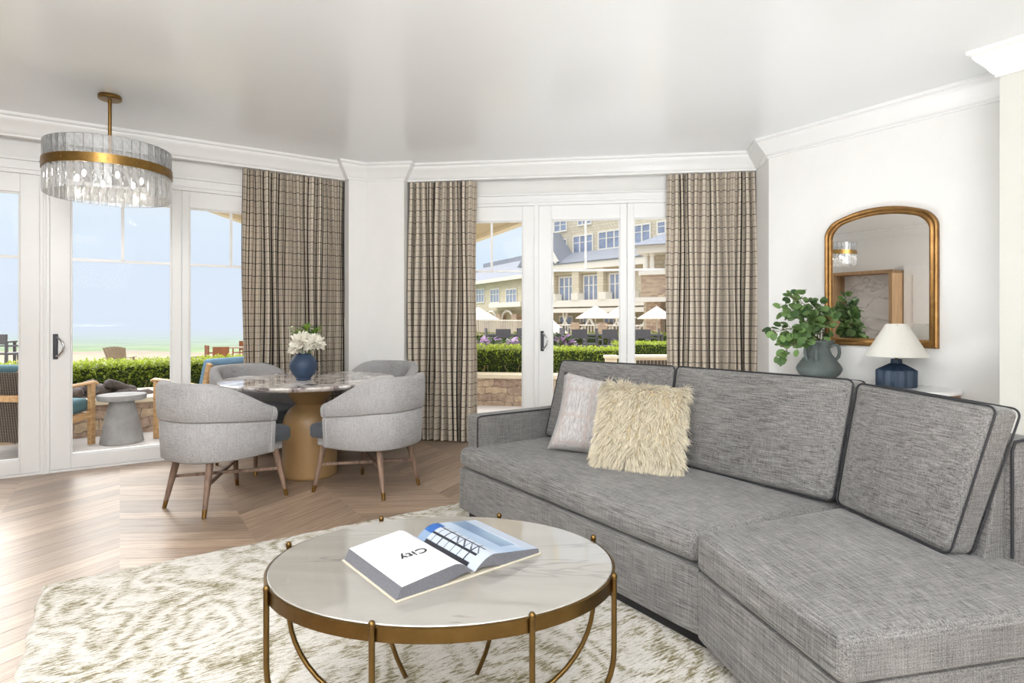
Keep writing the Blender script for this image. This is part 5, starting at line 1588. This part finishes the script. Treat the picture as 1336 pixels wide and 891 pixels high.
# ------------------------------------------------------------------ camera
cam = bpy.data.cameras.new('camera'); co = bpy.data.objects.new('camera', cam); COL.objects.link(co)
cam.sensor_width = 36; cam.sensor_fit = 'HORIZONTAL'; cam.lens = 36*F/1336
cam.shift_y = -(445.5-HY)/1336; cam.clip_start = .05; cam.clip_end = 1000
co.location = (0,0,H); co.rotation_euler = (radians(90),0,0); scene.camera = co

# ------------------------------------------------------------------ light
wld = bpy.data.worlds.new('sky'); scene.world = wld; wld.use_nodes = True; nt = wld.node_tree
bg = nt.nodes['Background']
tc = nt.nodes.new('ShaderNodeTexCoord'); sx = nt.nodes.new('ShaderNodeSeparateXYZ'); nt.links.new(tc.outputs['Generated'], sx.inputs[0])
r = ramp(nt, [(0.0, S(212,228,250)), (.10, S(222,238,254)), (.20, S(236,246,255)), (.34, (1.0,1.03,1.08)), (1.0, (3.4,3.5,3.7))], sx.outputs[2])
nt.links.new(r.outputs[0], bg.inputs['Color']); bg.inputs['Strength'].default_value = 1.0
sun = bpy.data.lights.new('sun', 'SUN'); sun.energy = 2.6; sun.angle = radians(28); sun.color = (1,.96,.9)
so = bpy.data.objects.new('sun', sun); COL.objects.link(so)
dirv = Vector((.72,-.69,-.62)); so.rotation_euler = dirv.to_track_quat('-Z','Y').to_euler()
def area(name, loc, aim, sx_, sy_, e, col=(1,1,1)):
    l = bpy.data.lights.new(name, 'AREA'); l.shape = 'RECTANGLE'; l.size = sx_; l.size_y = sy_; l.energy = e; l.color = col
    o = bpy.data.objects.new(name, l); COL.objects.link(o); o.location = loc
    o.rotation_euler = (Vector(aim)-Vector(loc)).to_track_quat('-Z','Y').to_euler(); return o
area('fill_light', (-.2,-1.6,2.55), (-.6,3.2,.5), 3.0, 1.6, 75, (.98,.985,1))  # added fill lamp behind the camera, not a fixture of the room
area('ceiling_fill', (.3,-1.3,1.1), (.31,-1.28,2.75), 1.8, 1.2, 270, (.95,.98,1))  # added uplight behind the camera to brighten the ceiling
area('fill_light', (-1.2,1.0,2.70), (-1.2,1.2,0), 2.0, 2.0, 38, (.97,.985,1))  # added overhead fill lamp, out of view
area('ceiling_fill', (1.30,3.62,.35), (1.31,3.62,2.75), 1.2, .35, 25, (.93,.97,1))  # added uplight hidden behind the sofa for the far ceiling
area('wall_fill', (-1.4,.7,2.6), (-3.7,2.7,1.4), 1.0, .6, 26, (.97,.985,1))  # added out-of-view fill for the opposite wall that the mirror reflects
scene.view_settings.view_transform = 'Standard'
scene.view_settings.look = 'None'
scene.view_settings.exposure = 0.0
scene.cycles.max_bounces = 10; scene.cycles.transparent_max_bounces = 24; scene.cycles.diffuse_bounces = 5
scene.cycles.sample_clamp_indirect = 6.0
